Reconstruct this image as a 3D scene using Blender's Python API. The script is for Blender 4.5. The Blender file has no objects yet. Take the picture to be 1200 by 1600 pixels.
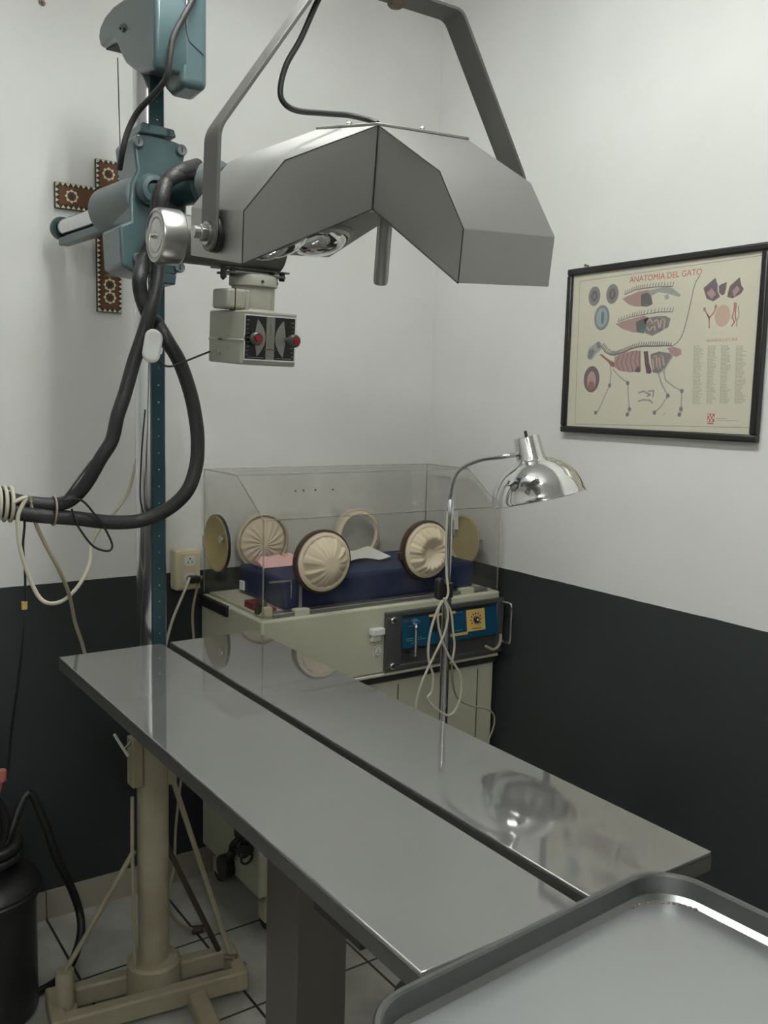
import bpy, bmesh, math, random
from mathutils import Vector, Matrix
random.seed(7)
S = bpy.context.scene
COL = S.collection
PI = math.pi

# ---------------------------------------------------------------- camera
def make_camera():
    yaw, pitch, roll = 0.608449547, 0.121042472, 0.0251084188
    cy, sy, cp, sp = math.cos(yaw), math.sin(yaw), math.cos(pitch), math.sin(pitch)
    f = Vector((sy*cp, cy*cp, -sp)); r = Vector((cy, -sy, 0)); u = r.cross(f)
    r2 = r*math.cos(roll) + u*math.sin(roll); u2 = -r*math.sin(roll) + u*math.cos(roll)
    cd = bpy.data.cameras.new('camera'); co = bpy.data.objects.new('camera', cd); COL.objects.link(co)
    m = Matrix((r2, u2, -f)).transposed().to_4x4(); m.translation = Vector((-1.94777, -2.52829, 1.48355))
    co.matrix_world = m
    cd.sensor_fit = 'VERTICAL'; cd.sensor_height = 24.0; cd.sensor_width = 18.0
    cd.lens = 24.0*1425.83/1600.0; cd.clip_start = 0.01
    S.camera = co
make_camera()
S.view_settings.view_transform = 'Standard'; S.view_settings.look = 'None'
S.view_settings.gamma = 1.0; S.view_settings.use_curve_mapping = False
S.view_settings.exposure = 0.0
W = bpy.data.worlds.new('world'); S.world = W; W.use_nodes = True
W.node_tree.nodes['Background'].inputs[0].default_value = (0.5, 0.5, 0.5, 1)
W.node_tree.nodes['Background'].inputs[1].default_value = 0.05
LIGHT_POWER = 68.0          # emission of the fluorescent tubes
FIX_A = (-1.22, -1.30, 2.72)   # centre of the ceiling fixture over the tables
FILL_B = (-2.5, -3.4, 2.72)     # unseen fill fixture, added behind the camera to brighten tray and left side

# ---------------------------------------------------------------- materials
def srgb(r, g, b):
    f = lambda c: c/12.92 if c <= 0.04045 else ((c+0.055)/1.055)**2.4
    return (f(r/255), f(g/255), f(b/255), 1)
def mat(name, col, rough=0.5, metal=0.0, spec=0.5, noise=0.0, nscale=8.0, col2=None, bump=0.0, bscale=60.0,
        coat=0.0, trans=0.0, ior=1.45, alpha=1.0, stretch=None, rvar=0.0):
    m = bpy.data.materials.new(name); m.use_nodes = True; nt = m.node_tree
    b = nt.nodes['Principled BSDF']
    b.inputs['Base Color'].default_value = col; b.inputs['Roughness'].default_value = rough
    b.inputs['Metallic'].default_value = metal; b.inputs['Specular IOR Level'].default_value = spec
    b.inputs['Coat Weight'].default_value = coat; b.inputs['Transmission Weight'].default_value = trans
    b.inputs['IOR'].default_value = ior; b.inputs['Alpha'].default_value = alpha
    tc = nt.nodes.new('ShaderNodeTexCoord'); mp = nt.nodes.new('ShaderNodeMapping')
    nt.links.new(tc.outputs['Object'], mp.inputs[0])
    if stretch: mp.inputs['Scale'].default_value = stretch
    if noise > 0 or col2:
        n = nt.nodes.new('ShaderNodeTexNoise'); n.inputs['Scale'].default_value = nscale; n.inputs['Detail'].default_value = 6
        nt.links.new(mp.outputs[0], n.inputs[0])
        cr = nt.nodes.new('ShaderNodeValToRGB'); cr.color_ramp.elements[0].position = 0.5-noise*0.5 if noise else 0.35
        cr.color_ramp.elements[1].position = 0.5+noise*0.5 if noise else 0.65
        cr.color_ramp.elements[0].color = col; cr.color_ramp.elements[1].color = col2 or col
        nt.links.new(n.outputs[0], cr.inputs[0]); nt.links.new(cr.outputs[0], b.inputs['Base Color'])
    if rvar:
        n3 = nt.nodes.new('ShaderNodeTexNoise'); n3.inputs['Scale'].default_value = nscale*1.7; n3.inputs['Detail'].default_value = 4
        nt.links.new(mp.outputs[0], n3.inputs[0])
        mr = nt.nodes.new('ShaderNodeMapRange'); mr.inputs[3].default_value = max(0, rough-rvar); mr.inputs[4].default_value = rough+rvar
        nt.links.new(n3.outputs[0], mr.inputs[0]); nt.links.new(mr.outputs[0], b.inputs['Roughness'])
    if bump:
        n2 = nt.nodes.new('ShaderNodeTexNoise'); n2.inputs['Scale'].default_value = bscale; n2.inputs['Detail'].default_value = 5
        nt.links.new(mp.outputs[0], n2.inputs[0])
        bp = nt.nodes.new('ShaderNodeBump'); bp.inputs['Strength'].default_value = bump; bp.inputs['Distance'].default_value = 0.002
        nt.links.new(n2.outputs[0], bp.inputs['Height']); nt.links.new(bp.outputs[0], b.inputs['Normal'])
    return m
def mat_emit(name, col, s):
    m = bpy.data.materials.new(name); m.use_nodes = True; b = m.node_tree.nodes['Principled BSDF']
    b.inputs['Emission Color'].default_value = col; b.inputs['Emission Strength'].default_value = s
    return m
def mat_clear(name, tint, gloss=0.06, haze=0.04, hazecol=(0.8, 0.78, 0.72, 1), rough=0.05, smudge=0.0):
    """thin clear acrylic: mostly transparent, a little glossy and a little milky"""
    m = bpy.data.materials.new(name); m.use_nodes = True; nt = m.node_tree; nt.nodes.clear()
    out = nt.nodes.new('ShaderNodeOutputMaterial'); tr = nt.nodes.new('ShaderNodeBsdfTransparent'); tr.inputs[0].default_value = tint
    gl = nt.nodes.new('ShaderNodeBsdfGlossy'); gl.inputs['Roughness'].default_value = rough
    df = nt.nodes.new('ShaderNodeBsdfDiffuse'); df.inputs[0].default_value = hazecol
    a = nt.nodes.new('ShaderNodeMixShader'); b = nt.nodes.new('ShaderNodeMixShader')
    fr = nt.nodes.new('ShaderNodeLayerWeight'); fr.inputs[0].default_value = 0.5
    pw = nt.nodes.new('ShaderNodeMath'); pw.operation = 'POWER'; pw.inputs[1].default_value = 5.0; nt.links.new(fr.outputs['Facing'], pw.inputs[0])
    mu = nt.nodes.new('ShaderNodeMath'); mu.operation = 'MULTIPLY_ADD'; mu.inputs[1].default_value = 0.35; mu.inputs[2].default_value = gloss*0.3
    nt.links.new(pw.outputs[0], mu.inputs[0])
    nt.links.new(mu.outputs[0], a.inputs[0]); nt.links.new(tr.outputs[0], a.inputs[1]); nt.links.new(gl.outputs[0], a.inputs[2])
    nt.links.new(a.outputs[0], b.inputs[1]); nt.links.new(df.outputs[0], b.inputs[2])
    b.inputs[0].default_value = haze
    if smudge:
        tc = nt.nodes.new('ShaderNodeTexCoord'); n = nt.nodes.new('ShaderNodeTexNoise'); n.inputs['Scale'].default_value = 7
        n.inputs['Detail'].default_value = 5; nt.links.new(tc.outputs['Object'], n.inputs[0])
        mr = nt.nodes.new('ShaderNodeMapRange'); mr.inputs[1].default_value = 0.45; mr.inputs[2].default_value = 0.75
        mr.inputs[3].default_value = haze; mr.inputs[4].default_value = haze+smudge
        nt.links.new(n.outputs[0], mr.inputs[0]); nt.links.new(mr.outputs[0], b.inputs[0])
    nt.links.new(b.outputs[0], out.inputs[0])
    return m
WZ = 0.966   # top of the dark painted dado
def mat_wall():
    m = bpy.data.materials.new('painted_wall'); m.use_nodes = True; nt = m.node_tree; b = nt.nodes['Principled BSDF']
    g = nt.nodes.new('ShaderNodeNewGeometry'); sx = nt.nodes.new('ShaderNodeSeparateXYZ'); nt.links.new(g.outputs['Position'], sx.inputs[0])
    no = nt.nodes.new('ShaderNodeTexNoise'); no.inputs['Scale'].default_value = 9; no.inputs['Detail'].default_value = 3
    nt.links.new(g.outputs['Position'], no.inputs[0])
    ma = nt.nodes.new('ShaderNodeMath'); ma.operation = 'MULTIPLY_ADD'; ma.inputs[1].default_value = 0.004
    nt.links.new(no.outputs[0], ma.inputs[0]); nt.links.new(sx.outputs[2], ma.inputs[2])
    gt = nt.nodes.new('ShaderNodeMath'); gt.operation = 'GREATER_THAN'; gt.inputs[1].default_value = WZ+0.002
    nt.links.new(ma.outputs[0], gt.inputs[0])
    n2 = nt.nodes.new('ShaderNodeTexNoise'); n2.inputs['Scale'].default_value = 1.3; n2.inputs['Detail'].default_value = 6
    nt.links.new(g.outputs['Position'], n2.inputs[0])
    cw = nt.nodes.new('ShaderNodeValToRGB'); cw.color_ramp.elements[0].color = (0.66, 0.66, 0.635, 1); cw.color_ramp.elements[1].color = (0.72, 0.72, 0.70, 1)
    cd = nt.nodes.new('ShaderNodeValToRGB'); cd.color_ramp.elements[0].color = (0.029, 0.033, 0.033, 1); cd.color_ramp.elements[1].color = (0.035, 0.040, 0.040, 1)
    for c in (cw, cd):
        c.color_ramp.elements[0].position = 0.4; c.color_ramp.elements[1].position = 0.6; nt.links.new(n2.outputs[0], c.inputs[0])
    mx = nt.nodes.new('ShaderNodeMix'); mx.data_type = 'RGBA'
    nt.links.new(gt.outputs[0], mx.inputs[0]); nt.links.new(cd.outputs[0], mx.inputs[6]); nt.links.new(cw.outputs[0], mx.inputs[7])
    nt.links.new(mx.outputs[2], b.inputs['Base Color'])
    b.inputs['Roughness'].default_value = 0.55; b.inputs['Specular IOR Level'].default_value = 0.25
    nb = nt.nodes.new('ShaderNodeTexNoise'); nb.inputs['Scale'].default_value = 30; nb.inputs['Detail'].default_value = 6
    nt.links.new(g.outputs['Position'], nb.inputs[0])
    bp = nt.nodes.new('ShaderNodeBump'); bp.inputs['Strength'].default_value = 0.12; bp.inputs['Distance'].default_value = 0.004
    nt.links.new(nb.outputs[0], bp.inputs['Height']); nt.links.new(bp.outputs[0], b.inputs['Normal'])
    return m
TX0, TILE = -1.3217, 0.33
def mat_tiles():
    m = bpy.data.materials.new('floor_tiles'); m.use_nodes = True; nt = m.node_tree; b = nt.nodes['Principled BSDF']
    g = nt.nodes.new('ShaderNodeNewGeometry'); sx = nt.nodes.new('ShaderNodeSeparateXYZ'); nt.links.new(g.outputs['Position'], sx.inputs[0])
    def M(op, *a):
        n = nt.nodes.new('ShaderNodeMath'); n.operation = op
        for i, v in enumerate(a):
            if isinstance(v, (int, float)): n.inputs[i].default_value = v
            else: nt.links.new(v, n.inputs[i])
        return n.outputs[0]
    def joint(c, off):
        t = M('FRACT', M('ADD', M('MULTIPLY', M('SUBTRACT', c, off), 1/TILE), 100.5))
        return M('LESS_THAN', M('ABSOLUTE', M('SUBTRACT', t, 0.5)), 0.0105)
    j = M('MAXIMUM', joint(sx.outputs[0], TX0), joint(sx.outputs[1], 0.0))
    n2 = nt.nodes.new('ShaderNodeTexNoise'); n2.inputs['Scale'].default_value = 6; n2.inputs['Detail'].default_value = 8
    nt.links.new(g.outputs['Position'], n2.inputs[0])
    c = nt.nodes.new('ShaderNodeValToRGB'); c.color_ramp.elements[0].color = (0.30, 0.29, 0.26, 1); c.color_ramp.elements[1].color = (0.50, 0.49, 0.46, 1)
    c.color_ramp.elements[0].position = 0.3; c.color_ramp.elements[1].position = 0.6; nt.links.new(n2.outputs[0], c.inputs[0])
    mx = nt.nodes.new('ShaderNodeMix'); mx.data_type = 'RGBA'
    nt.links.new(j, mx.inputs[0]); nt.links.new(c.outputs[0], mx.inputs[6]); mx.inputs[7].default_value = (0.03, 0.027, 0.024, 1)
    nt.links.new(mx.outputs[2], b.inputs['Base Color']); b.inputs['Roughness'].default_value = 0.3
    bp = nt.nodes.new('ShaderNodeBump'); bp.inputs['Strength'].default_value = 0.5; bp.inputs['Distance'].default_value = 0.002; bp.invert = True
    nt.links.new(j, bp.inputs['Height']); nt.links.new(bp.outputs[0], b.inputs['Normal'])
    return m
M_WALL = mat_wall(); M_TILE = mat_tiles()
M_CEIL = mat('white_ceiling', (0.72, 0.72, 0.7, 1), 0.8)
M_BASEB = mat('beige_skirting_tile', (0.30, 0.27, 0.22, 1), 0.45, noise=0.5, nscale=5, col2=(0.38, 0.35, 0.29, 1))
M_TABLE = mat('polished_steel_top', (0.255, 0.253, 0.248, 1), 0.04, metal=0.5, spec=1.0, noise=0.9, nscale=5, col2=(0.28, 0.278, 0.272, 1))
M_STEEL = mat('brushed_steel', (0.39, 0.386, 0.374, 1), 0.46, metal=1.0, noise=1.0, nscale=3, col2=(0.44, 0.435, 0.42, 1))
M_TRAY = mat('worn_tray_steel', (0.42, 0.435, 0.44, 1), 0.32, metal=0.85, noise=1.0, nscale=2, col2=(0.45, 0.465, 0.47, 1), rvar=0.03)
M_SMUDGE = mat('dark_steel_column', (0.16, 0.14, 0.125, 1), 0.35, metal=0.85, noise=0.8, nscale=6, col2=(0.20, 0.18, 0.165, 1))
M_CHROME = mat('polished_aluminium', (0.78, 0.78, 0.77, 1), 0.07, metal=1.0, rvar=0.03, nscale=6)
M_CHROMEC = mat('chromed_tube', (0.74, 0.74, 0.76, 1), 0.18, metal=1.0, noise=0.7, nscale=5, col2=(0.6, 0.6, 0.62, 1))
M_RIM = mat('rim_steel', (0.20, 0.205, 0.20, 1), 0.32, metal=0.95, noise=0.8, nscale=20, col2=(0.17, 0.175, 0.17, 1))
M_WORN = mat('worn_aluminium', (0.55, 0.54, 0.52, 1), 0.28, metal=1.0, noise=0.8, nscale=25, col2=(0.42, 0.41, 0.39, 1))
M_DARKST = mat('grey_strap_steel', (0.14, 0.138, 0.13, 1), 0.5, metal=0.6, bump=0.2, bscale=300)
M_TEAL = mat('teal_enamel', srgb(63, 82, 85), 0.34, noise=0.8, nscale=7, col2=srgb(71, 91, 94), bump=0.15, bscale=40, coat=0.3)
M_TEALG = mat('lit_grey_teal_enamel', srgb(104, 110, 112), 0.4, noise=0.9, nscale=6, col2=srgb(92, 101, 104), bump=0.1, bscale=50)  # lighter teal copy: wall light on the left-facing sleeve put into the colour
M_TEALD = mat('dark_teal_strip', srgb(38, 63, 68), 0.35)
M_SEAM = mat('dark_seam', (0.02, 0.02, 0.02, 1), 0.7)
M_CREAMM = mat('cream_enamel', srgb(172, 165, 144), 0.45, noise=0.7, nscale=9, col2=srgb(142, 129, 106), bump=0.15, bscale=60)
M_CREAM = mat('incubator_cream', srgb(188, 188, 168), 0.4, noise=0.9, nscale=4, col2=srgb(180, 178, 156))
M_LEDGE = mat('pale_trim', srgb(200, 198, 178), 0.4)
M_PUTTY = mat('putty_grey_enamel', srgb(176, 176, 164), 0.42, noise=0.8, nscale=8, col2=srgb(164, 163, 150), bump=0.1, bscale=80)
M_BLACK = mat('black_rubber', (0.012, 0.012, 0.012, 1), 0.42, bump=0.2, bscale=120)
M_BLACKP = mat('black_plastic', (0.015, 0.015, 0.015, 1), 0.35)
M_HOSE = mat('black_braided_hose', (0.022, 0.022, 0.021, 1), 0.5, bump=0.6, bscale=220)
M_WHITEP = mat('white_plastic', (0.72, 0.72, 0.68, 1), 0.35)
M_CORD = mat('white_cord', srgb(196, 190, 172), 0.5)
M_CORDG = mat('grimy_cord', srgb(150, 140, 118), 0.55)
M_IVORY = mat('ivory_plastic', srgb(212, 202, 174), 0.4, noise=0.8, nscale=10, col2=srgb(200, 188, 160))
M_WOOD = mat('red_brown_wood', (0.080, 0.030, 0.010, 1), 0.5, noise=0.8, nscale=14, col2=(0.14, 0.055, 0.018, 1), stretch=(1, 1, 0.3))
M_WOODD = mat('dark_wood_edge', (0.035, 0.02, 0.012, 1), 0.5)
M_SHELL = mat('shell_inlay', srgb(214, 208, 178), 0.35)
M_SHELLG = mat('grey_inlay', srgb(120, 112, 92), 0.4)
M_FRAMEB = mat('black_frame', (0.014, 0.013, 0.012, 1), 0.35)
M_PAPER = mat('aged_paper', srgb(224, 219, 201), 0.6, noise=0.9, nscale=5, col2=srgb(217, 212, 192))
M_GLASS = mat_clear('picture_glass', (0.97, 0.97, 0.96, 1), 0.10, 0.05, (0.6, 0.6, 0.6, 1), 0.12)
M_ACRYL = mat_clear('clear_acrylic', (0.988, 0.986, 0.978, 1), 0.06, 0.006, (0.75, 0.73, 0.68, 1), 0.06, smudge=0.05)
M_ACEDGE = mat_clear('acrylic_edge', (0.86, 0.85, 0.80, 1), 0.05, 0.28, (0.62, 0.60, 0.54, 1), 0.1)
M_YELLOW = mat_clear('yellowed_acrylic', (0.90, 0.83, 0.58, 1), 0.06, 0.5, (0.62, 0.52, 0.29, 1), 0.1)
M_RING = mat('brown_ring', srgb(62, 44, 28), 0.4)
M_RINGP = mat('pale_ring', srgb(186, 176, 156), 0.45)
M_FABRIC = mat('white_cuff_fabric', srgb(214, 204, 184), 0.8, noise=0.9, nscale=12, col2=srgb(196, 176, 146))
M_BLUE = mat('blue_vinyl', (0.006, 0.014, 0.060, 1), 0.5, spec=0.2, bump=0.1, bscale=20)
M_PINK = mat('pink_paper', srgb(214, 170, 166), 0.7)
M_SHEET = mat('white_sheet', srgb(214, 212, 206), 0.7)
M_PANEL = mat('grey_panel_metal', (0.15, 0.15, 0.145, 1), 0.42, metal=0.6, noise=0.9, nscale=9, col2=(0.09, 0.09, 0.085, 1))
M_PBLUE = mat('control_blue', srgb(16, 64, 90), 0.35)
M_PLBLUE = mat('pale_blue_print', srgb(84, 140, 165), 0.5)
M_YLABEL = mat('yellow_label', srgb(196, 164, 92), 0.5)
M_RED = mat('red_plastic', srgb(190, 30, 34), 0.3)
M_REDP = mat('dark_red_plastic', srgb(120, 22, 34), 0.4)
M_DIALG = mat('dial_grey', srgb(158, 158, 150), 0.5)
M_FLESH = mat('pink_rubber', srgb(160, 100, 88), 0.5)
M_RUST = mat('rusty_steel', (0.10, 0.06, 0.035, 1), 0.6, metal=0.4, noise=0.8, nscale=30, col2=(0.25, 0.22, 0.18, 1))
M_BROWNC = mat('brown_cable', (0.06, 0.04, 0.028, 1), 0.6)
M_TUBE = mat_emit('lit_fluorescent_tube', (0.97, 1.0, 0.97, 1), LIGHT_POWER)

# ---------------------------------------------------------------- mesh helpers
class MB:
    def __init__(self): self.bm = bmesh.new()
    def box(self, c, s, M=None):
        c = Vector(c); vs = []
        for x in (-.5, .5):
            for y in (-.5, .5):
                for z in (-.5, .5):
                    v = Vector((x*s[0], y*s[1], z*s[2]))
                    v = (M @ (c+v)) if M is not None else c+v
                    vs.append(self.bm.verts.new(v))
        for f in ((0, 1, 3, 2), (4, 6, 7, 5), (0, 4, 5, 1), (2, 3, 7, 6), (0, 2, 6, 4), (1, 5, 7, 3)):
            self.bm.faces.new([vs[i] for i in f])
        return self
    def bounds(self, a, b, M=None):
        return self.box([(a[i]+b[i])/2 for i in range(3)], [abs(b[i]-a[i]) for i in range(3)], M)
    def rings(self, rings, closed=False, caps=True):
        R = [[self.bm.verts.new(p) for p in r] for r in rings]
        n = len(R[0]); k = len(R)
        for i in range(k if closed else k-1):
            a, b = R[i], R[(i+1) % k]
            for j in range(n):
                try: self.bm.faces.new((a[j], a[(j+1) % n], b[(j+1) % n], b[j]))
                except ValueError: pass
        if caps and not closed:
            for r in (R[0], R[-1]):
                try: self.bm.faces.new(r)
                except ValueError: pass
        return self
    def cyl(self, p0, p1, r0, r1=None, n=24, caps=True):
        r1 = r0 if r1 is None else r1
        p0 = Vector(p0); p1 = Vector(p1); d = (p1-p0).normalized()
        u = d.orthogonal().normalized(); v = d.cross(u)
        ring = lambda p, r: [p+(u*math.cos(2*PI*i/n)+v*math.sin(2*PI*i/n))*r for i in range(n)]
        return self.rings([ring(p0, r0), ring(p1, r1)], caps=caps)
    def lathe(self, prof, M=None, n=32, caps=False):
        """profile of (radius, height) revolved about local z"""
        M = M or Matrix(); rs = []
        for r, h in prof:
            r = max(r, 1e-5)
            rs.append([M @ Vector((r*math.cos(2*PI*i/n), r*math.sin(2*PI*i/n), h)) for i in range(n)])
        return self.rings(rs, caps=caps)
    def prism(self, poly, M, d0, d1):
        """2-D polygon (x,y) in the frame M, extruded along local z from d0 to d1"""
        a = [self.bm.verts.new(M @ Vector((x, y, d0))) for x, y in poly]
        b = [self.bm.verts.new(M @ Vector((x, y, d1))) for x, y in poly]
        n = len(a); self.bm.faces.new(a); self.bm.faces.new(b[::-1])
        for i in range(n): self.bm.faces.new((a[i], b[i], b[(i+1) % n], a[(i+1) % n]))
        return self
    def face(self, pts):
        self.bm.faces.new([self.bm.verts.new(p) for p in pts]); return self
    def tube(self, pts, r, n=10, smooth=6, closed=False, flat=1.0):
        P = spline(pts, smooth) if smooth else [Vector(p) for p in pts]
        t0 = (P[1]-P[0]).normalized(); u = t0.orthogonal().normalized(); rs = []
        for i, p in enumerate(P):
            t = (P[min(i+1, len(P)-1)]-P[max(i-1, 0)]).normalized()
            u = (u - t*u.dot(t)); u = u.normalized() if u.length > 1e-6 else t.orthogonal().normalized()
            v = t.cross(u)
            rs.append([p+(u*math.cos(2*PI*j/n)+v*math.sin(2*PI*j/n)*flat)*r for j in range(n)])
        return self.rings(rs, closed=closed)
    def build(self, name, m, parent=None, bevel=0.0, seg=2, angle=35):
        bmesh.ops.recalc_face_normals(self.bm, faces=self.bm.faces)
        me = bpy.data.meshes.new(name); self.bm.to_mesh(me); self.bm.free()
        me.materials.append(m)
        for f in me.polygons: f.use_smooth = True
        me.set_sharp_from_angle(angle=math.radians(angle))
        o = bpy.data.objects.new(name, me); COL.objects.link(o)
        if parent is not None:
            o.parent = parent
            off = world_off(parent); o.location = -off
        if bevel:
            b = o.modifiers.new('bevel', 'BEVEL'); b.width = bevel; b.segments = seg; b.limit_method = 'ANGLE'; b.angle_limit = math.radians(40)
            b.harden_normals = False
        return o
def world_off(o):
    v = Vector((0, 0, 0))
    while o is not None: v += Vector(o.location); o = o.parent
    return v
def spline(pts, k=6):
    P = [Vector(p) for p in pts]; out = []
    for i in range(len(P)-1):
        a = P[i-1] if i else P[0]*2-P[1]; b = P[i]; c = P[i+1]; d = P[i+2] if i+2 < len(P) else P[-1]*2-P[-2]
        for j in range(k):
            t = j/k
            out.append(0.5*((2*b)+(c-a)*t+(2*a-5*b+4*c-d)*t*t+(3*b-a-3*c+d)*t**3))
    out.append(P[-1]); return out
def frame(o, x, y):
    """matrix with origin o, local x and y along the given directions"""
    x = Vector(x).normalized(); y = Vector(y).normalized(); z = x.cross(y)
    m = Matrix((x, y, z)).transposed().to_4x4(); m.translation = Vector(o); return m
def thing(name, loc, label, cat, group=None):
    o = bpy.data.objects.new(name, None); COL.objects.link(o); o.location = loc; o.empty_display_size = 0.05
    o['label'] = label; o['category'] = cat
    if group: o['group'] = group
    return o
def tag(o, label, cat, group=None):
    o['label'] = label; o['category'] = cat
    if group: o['group'] = group
    return o
def struct(name, mb, m):
    o = mb.build(name, m); o['kind'] = 'structure'; return o
def rrect(x0, y0, x1, y1, r, n=6):
    out = []
    for cx, cy, a in ((x1-r, y1-r, 0), (x0+r, y1-r, 90), (x0+r, y0+r, 180), (x1-r, y0+r, 270)):
        for i in range(n+1):
            t = math.radians(a+90*i/n); out.append((cx+r*math.cos(t), cy+r*math.sin(t)))
    return out

# ---------------------------------------------------------------- the room
H = 2.80; XL = -3.3; YF = -4.4
struct('floor', MB().bounds((XL-.1, YF-.1, -.1), (.1, .1, 0)), M_TILE)
struct('ceiling', MB().bounds((XL-.1, YF-.1, H), (.1, .1, H+.1)), M_CEIL)
struct('wall_back', MB().bounds((XL-.1, 0, 0), (.1, .1, H)), M_WALL)
struct('wall_right', MB().bounds((0, YF-.1, 0), (.1, 0, H)), M_WALL)
struct('wall_left', MB().bounds((XL-.1, YF-.1, 0), (XL, 0, H)), M_WALL)
struct('wall_front', MB().bounds((XL, YF-.1, 0), (0, YF, H)), M_WALL)
bb = MB()
x = TX0-6*TILE
while x < -0.02:
    bb.bounds((max(x, XL)+.0015, -.009, 0), (min(x+TILE, 0)-.0015, 0, .083)); x += TILE
struct('baseboard_back', bb, M_BASEB)
bb = MB(); y = -.01
while y > YF+.02:
    bb.bounds((-.009, max(y-TILE, YF)+.0015, 0), (0, y-.0015, .083)); y -= TILE
struct('baseboard_right', bb, M_BASEB)

def fixture(c, label):
    x, y, z = c
    t = thing('ceiling_light', (x, y, H), label, 'ceiling light', 'fluorescent ceiling lights')
    MB().bounds((x-.09, y-.62, z+.03), (x+.09, y+.62, H)).build('light_housing', M_WHITEP, t, bevel=.006)
    for dx in (-.045, .045):
        MB().cyl((x+dx, y-.58, z), (x+dx, y+.58, z), .016, n=16).build('fluorescent_tube', M_TUBE, t)
        for yy in (-.59, .59):
            MB().bounds((x+dx-.014, y+yy-.012, z-.018), (x+dx+.014, y+yy+.012, z+.035)).build('tube_holder', M_WHITEP, t)
fixture(FIX_A, 'fluorescent ceiling light above the steel lamp and table')
fixture(FILL_B, 'added fluorescent fill light at the near end of the room')

# ---------------------------------------------------------------- two-panel steel table
XA, XG1, XG2, XB, YB, YN, ZT = -1.4305, -1.2031, -1.1825, -0.9681, -0.5893, -1.8696, 0.926
t = thing('operating_table', (-1.20, -1.24, 0), 'long steel operating table of two polished panels on a single column', 'table')
def panel(x0, x1):
    b = MB(); b.bounds((x0, YN, ZT-.006), (x1, YB, ZT))
    o = b.build('tabletop_panel', M_TABLE, t, bevel=.0015)
    s = MB()
    for (a, c) in (((x0, YN, ZT-.026), (x0+.004, YB, ZT-.006)), ((x1-.004, YN, ZT-.026), (x1, YB, ZT-.006)),
                   ((x0+.004, YN, ZT-.026), (x1-.004, YN+.004, ZT-.006)), ((x0+.004, YB-.004, ZT-.026), (x1-.004, YB, ZT-.006))):
        s.bounds(a, c)
    s.build('panel_lip', M_DARKST, t)
panel(XA, XG1); panel(XG2, XB)
b = MB()
for yy in (-.85, -1.26, -1.62): b.bounds((XA+.02, yy-.02, ZT-.045), (XB-.02, yy+.02, ZT-.027))
b.bounds((XG1-.012, YN+.03, ZT-.04), (XG2+.012, YB-.03, ZT-.0265))
b.build('support_frame', M_DARKST, t, bevel=.002)
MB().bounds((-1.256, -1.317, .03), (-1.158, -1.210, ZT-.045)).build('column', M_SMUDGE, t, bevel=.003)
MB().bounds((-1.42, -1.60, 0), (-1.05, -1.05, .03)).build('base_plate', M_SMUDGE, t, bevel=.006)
MB().bounds((XA+.001, -1.76, ZT-.036), (XA+.01, -1.66, ZT-.026)).build('edge_rail', M_SEAM, t)

# ---------------------------------------------------------------- near tray-topped table
ZR = 0.99
T0 = Matrix.Translation((-1.1477, -1.9269, 0)) @ Matrix.Rotation(math.radians(3.5), 4, 'Z')
t = thing('exam_table', (-1.36, -2.38, 0), 'steel examination table with a raised rim all round, nearest the camera', 'table')
tw, tl = .427, .95
outer = [(x-tw, y-tl) for x, y in rrect(0, 0, tw, tl, .057, 8)]
def inset(k, r): return [(x-tw, y-tl) for x, y in rrect(k, k, tw-k, tl-k, r, 8)]
def ringp(poly, z): return [T0 @ Vector((x, y, z)) for x, y in poly]
b = MB(); b.rings([ringp(inset(.010, .047), ZR-.024), ringp(outer, ZR-.020), ringp(outer, ZR-.002), ringp(inset(.002, .055), ZR), ringp(inset(.006, .051), ZR),
                   ringp(inset(.008, .049), ZR-.002), ringp(inset(.010, .047), ZR-.020), ringp(inset(.018, .039), ZR-.0245)], caps=False)
b.build('raised_rim', M_RIM, t)
b = MB(); b.rings([ringp(inset(.015, .042), ZR-.028), ringp(inset(.015, .042), ZR-.024)]); b.build('tray_bottom', M_TRAY, t)
b = MB(); b.prism([(x-tw*.5, y-tl*.5) for x, y in rrect(-.12, -.3, .12, .3, .02)], T0, ZR-.05, ZR-.028); b.build('support_frame', M_DARKST, t)
b = MB(); b.prism([(x-tw*.5, y-tl*.5) for x, y in rrect(-.05, -.05, .05, .05, .01)], T0, .03, ZR-.05); b.build('column', M_STEEL, t)
b = MB(); b.prism([(x-tw*.5, y-tl*.5) for x, y in rrect(-.16, -.3, .16, .3, .02)], T0, 0, .03); b.build('base_plate', M_STEEL, t)
b = MB()
for i in range(14):
    a = math.radians(92-6.2*i); c = T0 @ Vector((-.068+.051*math.cos(a), -.068+.051*math.sin(a), ZR-.0235))
    b.lathe([(0, .0012), (.0016+.0008*random.random(), .0004), (.0022, -.0006)], Matrix.Translation(c), n=7)
b.build('rust_spots', M_RUST, t)

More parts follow.
